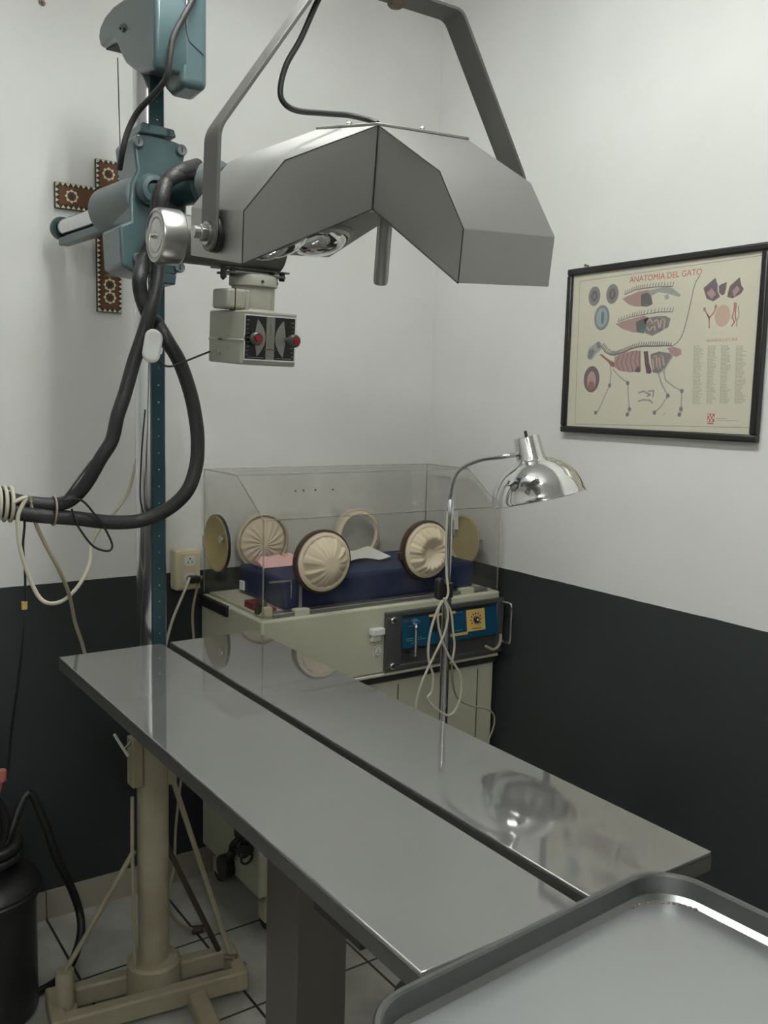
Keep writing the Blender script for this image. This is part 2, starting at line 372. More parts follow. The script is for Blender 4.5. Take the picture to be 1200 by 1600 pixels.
# ---------------------------------------------------------------- surgical lamp of four drooping steel arms
LX, LY, LZ = -1.0619, -1.24, 1.7951
la, lb, lc = -.7674, .178, -.0592
lr, lH, ls, L1, L2, lhe = .1244, .1194, .4138, .1562, .2186, .072
ML = Matrix.Translation((LX, LY, LZ)) @ Matrix.Rotation(lc, 4, 'Y') @ Matrix.Rotation(lb, 4, 'X') @ Matrix.Rotation(la, 4, 'Z')
t = thing('surgical_lamp', (LX, LY, H), 'large brushed steel four-armed surgical lamp hanging on a strap yoke', 'lamp')
Wd = lr*math.sqrt(2)
for k in range(4):
    az = math.radians(-45+90*k)
    D = Matrix.Rotation(az, 4, 'Z')
    c0 = lr/math.sqrt(2)
    # profile in (distance, height), extruded across the arm
    F = ML @ D @ Matrix(((1, 0, 0, c0), (0, 0, -1, 0), (0, 1, 0, 0), (0, 0, 0, 1)))
    prof = [(.0005, 0), (L2, -ls*L2), (L2, -ls*L2+lhe), (L1, lH-ls*L1), (.0005, lH)]
    arm = MB().prism(prof, F, -Wd/2, Wd/2).build('lamp_arm', M_STEEL, t, bevel=.0012)
    for sgn in {0: (1,), 3: (-1,)}.get(k, ()):
        sm = MB()
        q = [F @ Vector((x, y, sgn*(Wd/2+.0002))) for x, y in prof]
        for i in range(1, 5):
            a, c = q[i-1] if i else q[-1], q[i]
            sm.cyl(a, c, .0009, n=6)
        sm.build('seam', M_SEAM, arm)
    MB().cyl(F @ Vector((.0005, 0, -Wd/2)), F @ Vector((.0005, lH, -Wd/2)), .0012, n=6).build('valley_seam', M_SEAM, arm)
    # reflector cup below the arm
    mx = L2*.55
    tilt = math.atan(ls)
    R = ML @ D @ Matrix.Translation((c0+mx, 0, -ls*mx)) @ Matrix.Rotation(tilt, 4, 'Y')
    MB().lathe([(.066, .002), (.066, -.005), (.058, -.007), (.054, -.012), (.052, -.005)], R, n=36).build('reflector_rim', M_STEEL, arm)
    MB().lathe([(.052, -.004), (.050, -.014), (.044, -.022), (.033, -.028), (.018, -.031), (0, -.032)], R, n=36).build('glass_dome', M_CHROME, arm)
hub = MB().prism([(lr, 0), (0, lr), (-lr, 0), (0, -lr)], ML, -.001, lH-.0005).build('lamp_hub', M_STEEL, t)
MB().prism([(lr+.002, 0), (0, lr+.002), (-lr-.002, 0), (0, -lr-.002)], ML, lH, lH+.004).build('hub_cover', M_STEEL, hub, bevel=.001)
for a in (-45, 45, 135, 225):
    r_ = lr*.66; q = Matrix.Translation((r_*math.cos(math.radians(a)), r_*math.sin(math.radians(a)), lH+.004))
    MB().lathe([(.005, 0), (.005, .003), (.003, .005), (0, .0055)], ML @ q, n=14).build('screw', M_CHROME, hub)
MB().lathe([(.0001, -.001), (.0125, -.001), (.0125, -.112), (.010, -.118), (.004, -.1195), (0, -.1195)], ML, n=28).build('sterile_handle', M_STEEL, t)
# yoke
ctr = [(-1.376, 1.722), (-1.371, 1.868), (-1.186, 2.134), (-.932, 2.136), (-.775, 1.888), (-.757, 1.755)]
def strap(pts, th):
    out = []
    V = [Vector(p) for p in pts]
    for i, p in enumerate(V):
        a = (V[i]-V[i-1]).normalized() if i else (V[1]-V[0]).normalized()
        c = (V[i+1]-V[i]).normalized() if i < len(V)-1 else a
        n = ((a+c)/2); n = Vector((-n.y, n.x)).normalized(); n *= th/2/max(.5, n.dot(Vector((-a.y, a.x))))
        out.append((p+n, p-n))
    return [tuple(a) for a, _ in out]+[tuple(b_) for _, b_ in out[::-1]]
FY = frame((0, -1.24, 0), (1, 0, 0), (0, 0, 1))
fill = []
for i, p in enumerate(ctr):
    if 0 < i < len(ctr)-1:
        a = Vector(ctr[i-1]); b_ = Vector(p); c = Vector(ctr[i+1]); u = (a-b_).normalized()*.014; v = (c-b_).normalized()*.014
        for s_ in (0, .25, .5, .75, 1): fill.append(tuple((b_+u)*(1-s_)**2+b_*2*s_*(1-s_)+(b_+v)*s_*s_))
    else: fill.append(p)
yk = MB().prism(strap(fill, .006), FY, -.025, .025).build('yoke_strap', M_DARKST, t, bevel=.001)
for (x0, z0, sg) in ((-1.376, 1.722, -1), (-.757, 1.755, 1)):
    bo = MB(); bo.cyl((x0-.003, -1.24, z0), (x0+.003, -1.24, z0), .025, n=36); bo.build('strap_eye', M_DARKST, yk, bevel=.001)
    bo = MB(); bo.cyl((x0-sg*.012, -1.24, z0), (x0+sg*.026, -1.24, z0), .009, n=20); bo.build('pivot_bolt', M_WORN, t)
    bo = MB(); bo.cyl((x0+sg*.003, -1.24, z0), (x0+sg*.007, -1.24, z0), .017, n=28); bo.build('washer', M_WORN, t)
    bo = MB(); bo.cyl((x0+sg*.007, -1.24, z0), (x0+sg*.016, -1.24, z0), .0125, n=6); bo.build('hex_nut', M_WORN, t, bevel=.001)
    bo = MB(); bo.cyl((x0-sg*.003, -1.24, z0), (x0-sg*.012, -1.24, z0), .0265, n=28); bo.build('spacer', M_BLACK, t)
MB().lathe([(.014, .02), (.014, .004), (.011, 0), (0, -.001)], Matrix.Translation((-1.052, -1.24, 2.118)), n=24).build('ceiling_pivot', M_RUST, t, bevel=.001)
MB().cyl((-1.052, -1.24, 2.139), (-1.052, -1.24, H-.05), .017, n=24).build('suspension_tube', M_DARKST, t)
MB().lathe([(.07, 0), (.07, -.02), (.03, -.05), (0, -.05)], Matrix.Translation((-1.052, -1.24, H)), n=32).build('ceiling_rose', M_STEEL, t)
top = ML @ Vector((.0, .01, lH+.004))
pts = [(-1.181,-1.24,2.124),(-1.203,-1.24,2.081),(-1.227,-1.24,2.029),(-1.251,-1.24,1.987),(-1.261,-1.24,1.952),(-1.257,-1.24,1.932),(-1.234,-1.24,1.923),(-1.185,-1.24,1.928),(-1.138,-1.24,1.934),(-1.114,-1.26,1.927),(-1.109,-1.28,1.918)]
b = MB(); b.tube(pts, .0045, 12); o = b.build('lamp_cable', M_HOSE, t)

# ---------------------------------------------------------------- x-ray stand
CX, CY = -1.192, -.50
t = thing('xray_stand', (CX, CY, 0), 'tall teal and chrome x-ray stand on a cream base, with tube head and crossarm', 'x-ray machine')
xs = t
# base
ang = math.radians(-8)
B = Matrix.Translation((CX-.02, CY-.02, 0)) @ Matrix.Rotation(ang, 4, 'Z')
b = MB()
for yy in (-.052, .052): b.box((0, yy, .045), (.46, .034, .05), B)
for xx in (-.215, .215): b.box((xx, 0, .045), (.035, .14, .052), B)
b.build('base_frame', M_CREAMM, t, bevel=.006)
MB().box((.10, -.24, .035), (.045, .36, .035), B).build('base_foot', M_CREAMM, t, bevel=.005)
for xx, yy in ((-.215, 0), (.215, .0), (.10, -.40)):
    b = MB(); c = B @ Vector((xx, yy, .012)); b.cyl(c-Vector((0, .01, 0)), c+Vector((0, .01, 0)), .0125, n=16); b.build('foot_roller', M_BLACK, t)
MB().lathe([(.037, .115), (.058, .112), (.064, .105), (.066, .02), (.066, .018), (.0, .018)], Matrix.Translation((CX, CY, 0)), n=40).build('base_collar', M_CREAMM, t)
MB().cyl((CX, CY, .1), (CX, CY, .80), .037, n=40).build('lower_column', M_CREAMM, t)
MB().cyl((CX, CY, .80), (CX, CY, 2.28), .034, n=40).build('chrome_column', M_CHROMEC, t)
b = MB().bounds((CX-.0155+.003, CY-.042, .80), (CX+.0155+.003, CY-.030, 2.2)).build('teal_rack', M_TEALD, t, bevel=.001)
for i in range(34):
    s_ = MB().lathe([(.0022, 0), (.0018, .001), (0, .0013)], frame((CX+.003, CY-.042, .86+.038*i), (1, 0, 0), (0, 0, 1)) , n=8).build('rack_screw', M_CHROMEC, b)
# small side post, braces, bracket, T handle
sp = (-1.405, -.495)
b = MB(); b.lathe([(.020, .15), (.021, .148), (.021, .06), (.027, .055), (.027, .0)], Matrix.Translation((sp[0], sp[1], 0)), n=28, caps=True); b.build('side_post', M_CREAMM, t)
b = MB(); b.tube([(sp[0], sp[1], .145), (-1.36, -.50, .215), (-1.243, -.51, .405)], .0085, 12, smooth=0, flat=.7); b.build('brace', M_CREAMM, t)
b = MB(); b.tube([(-1.150, -.51, .575), (-.995, -.53, .05)], .009, 12, smooth=0, flat=.6); b.build('brace', M_CREAMM, t)
b = MB(); b.tube([(-1.152, -.48, .385), (-1.015, -.50, .06)], .009, 12, smooth=0, flat=.6); b.build('brace', M_BROWNC, t)
b = MB(); b.tube([(-1.246, -.51, .54), (-1.248, -.512, .40), (-1.246, -.52, .12)], .0045, 8, smooth=0); b.build('pull_rod', M_CREAMM, t)
MB().bounds((-1.250, -.525, .565), (-1.222, -.485, .685)).build('clamp_bracket', M_CREAMM, t, bevel=.004)
MB().bounds((-1.165, -.525, .555), (-1.140, -.485, .60)).build('clamp_bracket', M_CREAMM, t, bevel=.003)
b = MB(); b.cyl((-1.245, -.51, .678), (-1.272, -.53, .668), .003, n=10); b.build('screw_shaft', M_CHROMEC, t)
b = MB(); b.tube([(-1.295,-0.535,0.711),(-1.279,-0.535,0.681),(-1.264,-0.535,0.654)], .0034, 10, smooth=0); b.build('tee_handle', M_WHITEP, t)
b = MB()
for i in range(6):
    c = Vector((-1.0+.012*math.sin(i*2.2), -.565+.012*math.cos(i*1.7), .03+.011*i)); b.cyl(c, c+Vector((.02*math.sin(i), .012, .012*math.cos(i))), .007, n=7)
b.build('rusty_fastener', M_RUST, t)
# counterweight head
yz = [(-1.24,-0.305,2.3),(-1.24,-0.315,2.323),(-1.24,-0.353,2.336),(-1.24,-0.411,2.339),(-1.24,-0.49,2.331),(-1.24,-0.569,2.314),(-1.24,-0.639,2.293)]
yz2 = [(-1.24,-0.629,2.146),(-1.24,-0.554,2.161),(-1.24,-0.519,2.178),(-1.24,-0.487,2.195),(-1.24,-0.462,2.217),(-1.24,-0.438,2.246),(-1.24,-0.413,2.264),(-1.24,-0.369,2.271),(-1.24,-0.318,2.277)]
FX = Matrix(((0, 0, 1, 0), (1, 0, 0, 0), (0, 1, 0, 0), (0, 0, 0, 1)))   # local (x,y,z) -> world (y,z,x)
poly = [(p[1], p[2]) for p in yz]+[(-.655, 2.318), (-.667, 2.27), (-.667, 2.16), (-.655, 2.138)]+[(p[1], p[2]) for p in yz2]
hd = MB().prism(poly, FX, -1.24, -1.140).build('counterweight_head', M_TEAL, t, bevel=.017, seg=5)
MB().prism([(p[1], p[2]+.0006) for p in yz2[5:]]+[(p[1], p[2]-.0018) for p in yz2[5:]][::-1], FX, -1.226, -1.150).build('pulley_slot_shade', M_SEAM, hd)  # dark strip standing in for the shade inside the open notch
b = MB(); b.prism([(-.6675, 2.335), (-.6675, 2.118), (-.60, 2.113), (-.565, 2.135), (-.565, 2.335)], FX, -1.185, -1.126).build('head_side_cover', M_TEAL, hd, bevel=.014, seg=4)
b = MB(); b.tube([(-1.176, -.6680, 2.31), (-1.174, -.6680, 2.225), (-1.168, -.668, 2.205), (-1.136, -.668, 2.185)], .0011, 6, smooth=0); b.build('cover_seam', M_SEAM, hd)
b = MB(); q = (-1.243,-0.481,2.27); b.cyl(q, (q[0]+.012, q[1], q[2]), .009, n=20); b.tube([(q[0]-.001, q[1]-.012, q[2]-.006), (q[0]-.003, q[1], q[2]+.004), (q[0]-.001, q[1]+.012, q[2]+.001)], .0025, 8, smooth=4); b.build('pulley_pin', M_TEALD, hd)
b = MB(); b.tube([(-1.245, -.455, 2.215), (-1.243, -.46, 2.03)], .0012, 6, smooth=0); b.build('counterweight_wire', M_SEAM, t)
# carriage
cr = [(-1.249,-0.56,2.023),(-1.239,-0.56,2.035),(-1.215,-0.56,2.041),(-1.155,-0.56,2.033),(-1.137,-0.56,2.029),(-1.131,-0.56,2.011),(-1.14,-0.56,1.972),(-1.128,-0.56,1.951),(-1.128,-0.56,1.889),(-1.141,-0.56,1.764),(-1.156,-0.56,1.746),(-1.206,-0.56,1.744),(-1.223,-0.56,1.745),(-1.254,-0.56,1.747),(-1.276,-0.56,1.758),(-1.28,-0.56,1.84),(-1.255,-0.56,1.853),(-1.257,-0.56,1.899),(-1.254,-0.56,1.932),(-1.241,-0.56,1.959)]
car = MB().prism([(p[0], p[2]) for p in cr], frame((0, 0, 0), (1, 0, 0), (0, 0, 1)), .44, .56).build('carriage', M_TEAL, t, bevel=.006, seg=3)
cb = [(-1.231,-0.565,2.059),(-1.16,-0.565,2.055),(-1.155,-0.565,2.039),(-1.237,-0.565,2.036)]
for n_, cbp, txt in (('clamp_cap', cb, 1), ('clamp_cap', [(-1.207,-0.565,1.751),(-1.155,-0.565,1.748),(-1.158,-0.565,1.726),(-1.208,-0.565,1.727)], 0)):
    o = MB().prism([(p[0], p[2]) for p in cbp], frame((0, 0, 0), (1, 0, 0), (0, 0, 1)), .48, .568).build(n_, M_TEAL, car, bevel=.003)
def text(s, M, size, m, parent, name='lettering', ext=.0003, bold=0.0):
    cu = bpy.data.curves.new(name, 'FONT'); cu.body = s; cu.size = size; cu.extrude = ext; cu.align_x = 'CENTER'; cu.align_y = 'CENTER'; cu.offset = bold; cu.resolution_u = 3
    tmp = bpy.data.objects.new(name, cu); COL.objects.link(tmp)
    dg = bpy.context.evaluated_depsgraph_get(); me = bpy.data.meshes.new_from_object(tmp.evaluated_get(dg))
    bpy.data.objects.remove(tmp); me.transform(M)
    me.materials.clear(); me.materials.append(m)
    o = bpy.data.objects.new(name, me); COL.objects.link(o)
    if parent is not None: o.parent = parent; o.location = -world_off(parent)
    return o
FC = lambda p: frame(p, (1, 0, 0), (0, 0, 1))
text('T', FC((-1.217,-0.569,2.05)), .018, M_TEALD, car)
text('S', FC((-1.173,-0.569,2.047)), .018, M_TEALD, car)
for px in ((-1.239,-0.56,2.017), (-1.142,-0.56,2.016), (-1.24,-0.56,1.775), (-1.147,-0.56,1.766)):
    Fm = frame(px, (1, 0, 0), (0, 0, 1))
    b = MB().lathe([(.012, 0), (.012, .006), (.010, .008), (.0085, .007), (0, .007)], Fm, n=24).build('carriage_bolt', M_TEALG, car)
    MB().box((0, 0, .0074), (.002, .011, .0012), Fm).build('bolt_slot', M_SEAM, b)
Fm = frame((-1.212,-0.565,1.92), (1, 0, 0), (0, 0, 1))
b = MB().lathe([(.034, 0), (.034, .016), (.028, .026), (.018, .028), (.016, .026), (.015, .012), (0, .012)], Fm, n=36).build('lock_boss', M_TEAL, car)
MB().lathe([(.014, .0125), (.014, .020), (.006, .022), (0, .022)], Fm, n=20).build('lock_socket', M_TEALD, b)
# crossarm through the sleeve
AF, AK = Vector((-1.208, -.552, 1.908)), Vector((-1.266, -.075, 1.900))
AD = (AK-AF).normalized(); AN = Vector((0, 0, 1))
MB().cyl(AF+AD*.004, AF+AD*.205, .054, n=44).build('crossarm_sleeve', M_TEALG, t, bevel=.006)
MB().cyl(AF+AD*.19, AK, .021, n=32).build('crossarm_bar', M_CHROMEC, t)
MB().lathe([(0, -.004), (.016, -.002), (.027, .006), (.030, .018), (.028, .030), (.022, .034)], frame(AK+AD*.016, (AD.y, -AD.x, 0), (0, 0, 1)), n=36).build('crossarm_end_knob', M_TEALD, t)
b = MB(); Ra = Matrix((Vector((AD.y, -AD.x, 0)), AD, AN)).transposed().to_4x4(); Ra.translation = AF
b.bounds((-.014, .10, -.045), (.014, .47, -.024), Ra); b.build('crossarm_rack', M_TEAL, t, bevel=.004)
b = MB(); q = (-1.259,-0.45,1.836); b.lathe([(0, .0), (.009, .0), (.012, .012), (.008, .022), (0, .022)], frame(q, (1, 0, 0), (0, 0, 1)), n=16); b.build('rack_pinion_knob', M_CHROMEC, t)
# arm to the tube: dark neck, big flange
d0 = Vector((-1.150, -.56, 1.930)); d1 = Vector((-1.112, -.640, 1.932)); d2 = Vector((-1.096, -.675, 1.932)); dd = (d2-d0).normalized()
MB().cyl(d0, d1, .034, n=32).build('tube_arm', M_TEALD, t)
b = MB(); b.cyl(d1-dd*.02, d1+dd*.0, .040, n=36); b.build('arm_flange', M_TEAL, t, bevel=.003)
b = MB(); b.cyl(d1, d2, .049, n=40); b.build('arm_flange', M_TEALG, t, bevel=.004)
b = MB(); b.cyl(d2, d2+dd*.004, .045, n=36); o = b.build('flange_face', M_TEALG, t)
b = MB(); b.bounds((-1.14, -.80, 1.83), (-1.06, -.68, 1.95)); b.build('tube_yoke', M_TEAL, t, bevel=.01)
# tube housing
TY, TZ = -.80, 1.787
MB().cyl((-1.246, TY, TZ), (-1.03, TY, TZ), .046, n=40).build('tube_housing', M_DARKST, t)
FD = frame((-1.246, TY, TZ), (0, -1, 0), (0, 0, 1))   # local z = -x
FD = Matrix(((0, 0, -1, -1.246), (-1, 0, 0, TY), (0, 1, 0, TZ), (0, 0, 0, 1)))
dr = MB().lathe([(.050, 0), (.0525, .003), (.0525, .041), (.050, .047), (.046, .0485), (.043, .045), (.041, .0465), (.034, .0455), (.033, .043), (.031, .0455), (.018, .047), (.008, .048), (0, .048)], FD, n=56).build('drum_end_cap', M_CHROME, t, angle=25)
dr.data.materials.clear(); dr.data.materials.append(M_WORN)
MB().lathe([(.007, .047), (.007, .053), (.004, .056), (0, .056)], FD, n=16).build('centre_screw', M_CHROME, dr)
# mounting plate, neck, collimator (slightly tipped)
CC = Vector((-1.076, -.78, 1.66))
K = Matrix.Translation(CC) @ Matrix.Rotation(math.radians(3.5), 4, 'X')
b = MB(); b.prism(rrect(-.07, -.035, .06, .035, .01, 3), K @ Matrix.Translation((0, 0, .072)), 0, .004); b.prism(rrect(-.085, -.03, .07, .03, .006, 3), K @ Matrix.Translation((0, 0, .082)), 0, .003)
b.build('mounting_plate', M_DARKST, t)
b = MB().lathe([(.044, .074), (.048, .072), (.050, .068), (.050, .052), (.047, .050), (0, .05)], K, n=40); ring = b.build('mount_ring', M_PUTTY, t)
for a in (-95, -40, 20): 
    q = K @ Vector((.050*math.cos(math.radians(a)), .050*math.sin(math.radians(a)), .060)); b = MB(); b.cyl(q, q+(q-K@Vector((0, 0, .06))).normalized()*.0015, .003, n=12); b.build('set_screw', M_SEAM, ring)
for xx, yy in ((-.060, -.026), (.052, -.026), (-.055, .026), (.055, .026)):
    b = MB(); b.cyl(K @ Vector((xx, yy, .066)), K @ Vector((xx, yy, .084)), .006, n=6); b.build('mount_bolt', M_SEAM, t)
b = MB(); b.cyl(K @ Vector((-.080, -.026, .085)), K @ Vector((-.080, -.026, .062)), .0055, n=10); b.cyl(K @ Vector((-.080, -.026, .062)), K @ Vector((-.080, -.026, .057)), .0055, .001, n=10); b.build('guide_pin', M_SEAM, t)
MB().bounds((-.088, -.028, .085), (-.02, .03, .12), K).build('mount_block', M_SMUDGE, t, bevel=.002)
col_ = MB().prism(rrect(-.062, -.082, .062, .078, .006, 3), K @ Matrix.Translation((0, 0, -.107)), 0, .107).build('collimator', M_PUTTY, t, bevel=.004, seg=3)
b = MB(); b.prism(rrect(-.0635, -.0, .0, .0795, .006, 3), K @ Matrix.Translation((0, 0, -.062)), 0, .006); b.prism(rrect(-.0635, -.0835, -.03, .03, .006, 3), K @ Matrix.Translation((0, 0, -.062)), 0, .006); b.build('body_rib', M_PUTTY, col_, bevel=.002)
MB().lathe([(.043, .05), (.045, .046), (.045, .005), (.049, 0)], K, n=40, caps=False).build('collimator_neck', M_PUTTY, col_)
lb = MB().bounds((-.078, -.045, .002), (-.035, .03, .042), K).build('lamp_box', M_PUTTY, col_, bevel=.006, seg=3)
b = MB(); b.bounds((-.062, -.0462, .003), (-.0605, .03, .0425), K); b.build('box_seam', M_SEAM, lb)
MB().bounds((-.040, -.047, .001), (-.03, .0, .041), K).build('box_flange', M_PUTTY, col_, bevel=.003)
# dial plate on the front face; local frame: x right, y up, z out
P0 = K @ Matrix(((1, 0, 0, 0), (0, 0, -1, -.082), (0, 1, 0, -.0535), (0, 0, 0, 1)))
pl = MB().prism([(-.058, -.044), (.058, -.044), (.058, .046), (-.058, .046)], P0, 0, .0018).build('dial_plate', M_CHROME, col_)
b = MB()
b.prism([(-.0555, -.0415), (-.0095, -.0415), (-.0095, .0435), (-.0555, .0435)], P0, .0018, .0022); b.prism([(.0095, -.0415), (.0555, -.0415), (.0555, .0435), (.0095, .0435)], P0, .0018, .0022)
b.build('scale_field', M_BLACKP, col_)
b = MB()
for sg in (-1, 1):
    arc = [(sg*(.0108+.0185*(y/.037)**2), y+.001) for y in [-.037+.0074*i for i in range(11)]]
    b.prism(arc+[(sg*.036, .001)], P0, .0022, .0026)
b.prism([(-.0095, -.0415), (.0095, -.0415), (.0095, .0435), (-.0095, .0435)], P0, .0019, .0024)
b.build('dial_scale', M_DIALG, col_)
b = MB()
for i in range(9):
    for sg in (-1, 1):
        yy = -.034+.0085*i; b.prism([(sg*.047+sg*.002*math.cos(i), yy), (sg*.053, yy), (sg*.053, yy+.0012), (sg*.047+sg*.002*math.cos(i), yy+.0012)], P0, .0022, .0025)
for yy in (-.0385,): b.prism([(-.05, yy), (-.014, yy), (-.014, yy+.001), (-.05, yy+.001)], P0, .0022, .0025); b.prism([(.014, yy), (.05, yy), (.05, yy+.001), (.014, yy+.001)], P0, .0022, .0025)
for yy in (-.025, -.021, -.016): b.prism([(-.007, yy), (.007, yy), (.007, yy+.001), (-.007, yy+.001)], P0, .0024, .0027)
b.build('scale_marks', M_DIALG, col_)
MB().prism([(-.015, -.0225), (.015, -.0225), (.0, -.0185)], P0, .0024, .003).build('wedge_mark', M_SHELLG, col_)
b = MB(); b.prism([(-.0006, .006), (.0006, .006), (.0006, .03), (-.0006, .03)], P0, .0024, .0028)
b.build('pointer', M_SHELLG, col_)
for cx, ln in ((-.037, .022), (.038, .040)):
    kb = MB().lathe([(.006, .002), (.006, ln-.018), (.012, ln-.014), (.013, ln-.004), (.010, ln), (0, ln)], P0 @ Matrix.Translation((cx, -.001, 0)), n=24).build('collimator_knob', M_DARKST, col_)
    MB().lathe([(.0065, ln-.001), (.006, ln+.003), (0, ln+.004)], P0 @ Matrix.Translation((cx, -.001, 0)), n=18).build('red_button', M_RED, kb)
b = MB(); q = K @ Vector((-.062, .02, -.085)); b.cyl(q, q-Vector((.004, 0, 0)), .006, n=12); b.build('side_screw', M_PUTTY, col_)

# ---------------------------------------------------------------- hoses and cables of the stand
b = MB(); b.tube([(-1.134,-0.63,1.96),(-1.195,-0.68,1.936),(-1.223,-0.68,1.913),(-1.224,-0.64,1.89),(-1.23,-0.64,1.844),(-1.228,-0.62,1.812),(-1.237,-0.6,1.777),(-1.265,-0.64,1.73),(-1.264,-0.64,1.695),(-1.25,-0.64,1.656),(-1.222,-0.62,1.636),(-1.205,-0.64,1.597),(-1.178,-0.64,1.554),(-1.155,-0.64,1.493),(-1.143,-0.64,1.441),(-1.137,-0.64,1.387),(-1.141,-0.64,1.33),(-1.162,-0.64,1.276),(-1.199,-0.62,1.235),(-1.25,-0.6,1.211),(-1.316,-0.6,1.21),(-1.395,-0.6,1.223),(-1.471,-0.6,1.233),(-1.522,-0.6,1.244),(-1.589,-0.6,1.271)], .0155, 14)
tag(b.build('high_voltage_hose', M_HOSE), 'thick black hose making the wide right-hand loop below the x-ray tube', 'hose')
b = MB(); b.tube([(-1.134,-0.63,1.973),(-1.188,-0.68,1.945),(-1.217,-0.68,1.923),(-1.24,-0.7,1.878),(-1.237,-0.68,1.831),(-1.223,-0.64,1.793),(-1.226,-0.64,1.747),(-1.234,-0.65,1.706),(-1.251,-0.66,1.656),(-1.266,-0.66,1.609),(-1.287,-0.66,1.549),(-1.306,-0.66,1.485),(-1.322,-0.66,1.439),(-1.331,-0.65,1.389),(-1.352,-0.64,1.35),(-1.373,-0.62,1.302),(-1.394,-0.6,1.269),(-1.422,-0.6,1.255),(-1.468,-0.59,1.256),(-1.519,-0.59,1.267),(-1.587,-0.59,1.296)], .0145, 14)
tag(b.build('high_voltage_hose', M_HOSE), 'thick black hose running down to the left edge, left of the loop', 'hose')
b = MB(); b.tube([(-1.155,-0.69,2.318),(-1.171,-0.69,2.275),(-1.192,-0.69,2.236),(-1.212,-0.69,2.194),(-1.219,-0.69,2.15),(-1.222,-0.68,2.119),(-1.234,-0.64,2.094),(-1.253,-0.6,2.066),(-1.267,-0.58,2.03),(-1.275,-0.57,1.992),(-1.272,-0.54,1.96)], .0062, 12)
tag(b.build('power_cable', M_HOSE), 'thin black cable curving down from above to the teal carriage', 'cable')
b = MB(); b.tube([(-1.221,-0.545,1.451),(-1.229,-0.545,1.366),(-1.234,-0.545,1.27),(-1.231,-0.545,1.236),(-1.224,-0.545,1.213)], .0018, 6)
tag(b.build('thin_wire', M_BLACK), 'thin black wire hanging along the chrome column', 'wire')
# hand switch
hs = thing('hand_switch', (-1.262,-0.7,1.584), 'white oval hand switch hanging where the black hoses cross', 'switch')
q = Vector((-1.262,-0.7,1.583))
Fm = frame(q, (1, -.25, -.25), (.18, 0, 1))
b = MB().prism(rrect(-.018, -.034, .018, .034, .0175, 8), Fm, -.006, .012).build('switch_body', M_WHITEP, hs, bevel=.006, seg=3)
MB().prism(rrect(.012, -.012, .021, .002, .003, 3), Fm, -.004, .006).build('switch_slider', M_WHITEP, hs)
b = MB(); b.tube([(-1.251,-0.7,1.556),(-1.24,-0.7,1.546),(-1.221,-0.7,1.544),(-1.197,-0.7,1.553),(-1.168,-0.7,1.565),(-1.143,-0.72,1.578)], .0022, 8); b.build('switch_wire', M_BLACK, hs)
b = MB(); b.tube([(-1.271,-0.7,1.673),(-1.275,-0.7,1.641),(-1.27,-0.7,1.62),(-1.264,-0.7,1.61)], .0016, 6); b.build('hanging_string', M_BLACK, hs)

# left bundle cords
b = MB()
pts = []
for i in range(46):
    a = i/45; ph = a*2*PI*3.1
    cx_, cz_ = -1.552+.036*a, 1.262-.004*a
    pts.append((cx_+.004*math.sin(ph), -.6+.030*math.cos(ph), cz_+.034*math.sin(ph)))
b.tube(pts, .0038, 8, smooth=2)
b.tube([(-1.524,-0.63,1.265),(-1.499,-0.63,1.274),(-1.51,-0.63,1.252),(-1.516,-0.63,1.229),(-1.513,-0.63,1.176),(-1.498,-0.63,1.117),(-1.478,-0.63,1.069),(-1.455,-0.63,1.053),(-1.404,-0.55,1.041),(-1.357,-0.5,1.062),(-1.32,-0.45,1.097),(-1.306,-0.42,1.135),(-1.285,-0.42,1.173),(-1.253,-0.42,1.206),(-1.217,-0.42,1.257),(-1.198,-0.42,1.325),(-1.191,-0.44,1.375)], .0042, 8)
tag(b.build('extension_cord', M_CORD), 'white cord wound round the black hoses and hanging in a low loop', 'cord')
b = MB(); b.tube([(-1.485,-0.6,1.273),(-1.476,-0.6,1.223),(-1.457,-0.6,1.175),(-1.428,-0.6,1.114),(-1.395,-0.55,1.049),(-1.37,-0.5,0.977),(-1.348,-0.47,0.924),(-1.332,-0.46,0.878),(-1.297,-0.46,0.839),(-1.255,-0.47,0.816),(-1.225,-0.49,0.802)], .0042, 8)
tag(b.build('grey_cord', M_CORDG), 'grimy grey cord dropping from the hoses behind the steel table', 'cord')
b = MB(); b.tube([(-1.506,-0.6,1.255),(-1.496,-0.6,1.224),(-1.5,-0.6,1.17),(-1.497,-0.6,1.112),(-1.5,-0.6,1.034),(-1.505,-0.6,0.975),(-1.505,-0.55,0.87),(-1.497,-0.45,0.747),(-1.495,-0.4,0.646),(-1.499,-0.4,0.604)], .0026, 8)
bl = b.build('hanging_cable', M_BLACK); tag(bl, 'thin black cord hanging straight down from the hoses to the black tank', 'cable')
b = MB(); q = (-1.5,-0.6,1.048); b.cyl((q[0], q[1], q[2]-.008), (q[0], q[1], q[2]+.008), .006, n=10); b.build('cord_tag', M_YLABEL, bl)
b = MB(); b.tube([(-1.364,-0.62,1.345),(-1.393,-0.62,1.307),(-1.419,-0.62,1.273),(-1.432,-0.62,1.264),(-1.389,-0.62,1.264),(-1.358,-0.62,1.23),(-1.339,-0.62,1.202),(-1.323,-0.62,1.165),(-1.332,-0.62,1.152),(-1.363,-0.62,1.164),(-1.39,-0.62,1.201),(-1.399,-0.62,1.221),(-1.407,-0.62,1.246)], .0024, 8)
tag(b.build('hanging_cable', M_BLACK), 'thin black cord curled into a small loop under the hoses', 'cable')
b = MB()
q = Vector((-1.438,-0.6,1.241))
pp = [(q[0]+.002*math.sin(a), q[1]+.026*math.cos(a), q[2]+.030*math.sin(a)) for a in [2*PI*i/20 for i in range(21)]]
b.tube(pp, .0022, 6, smooth=0)
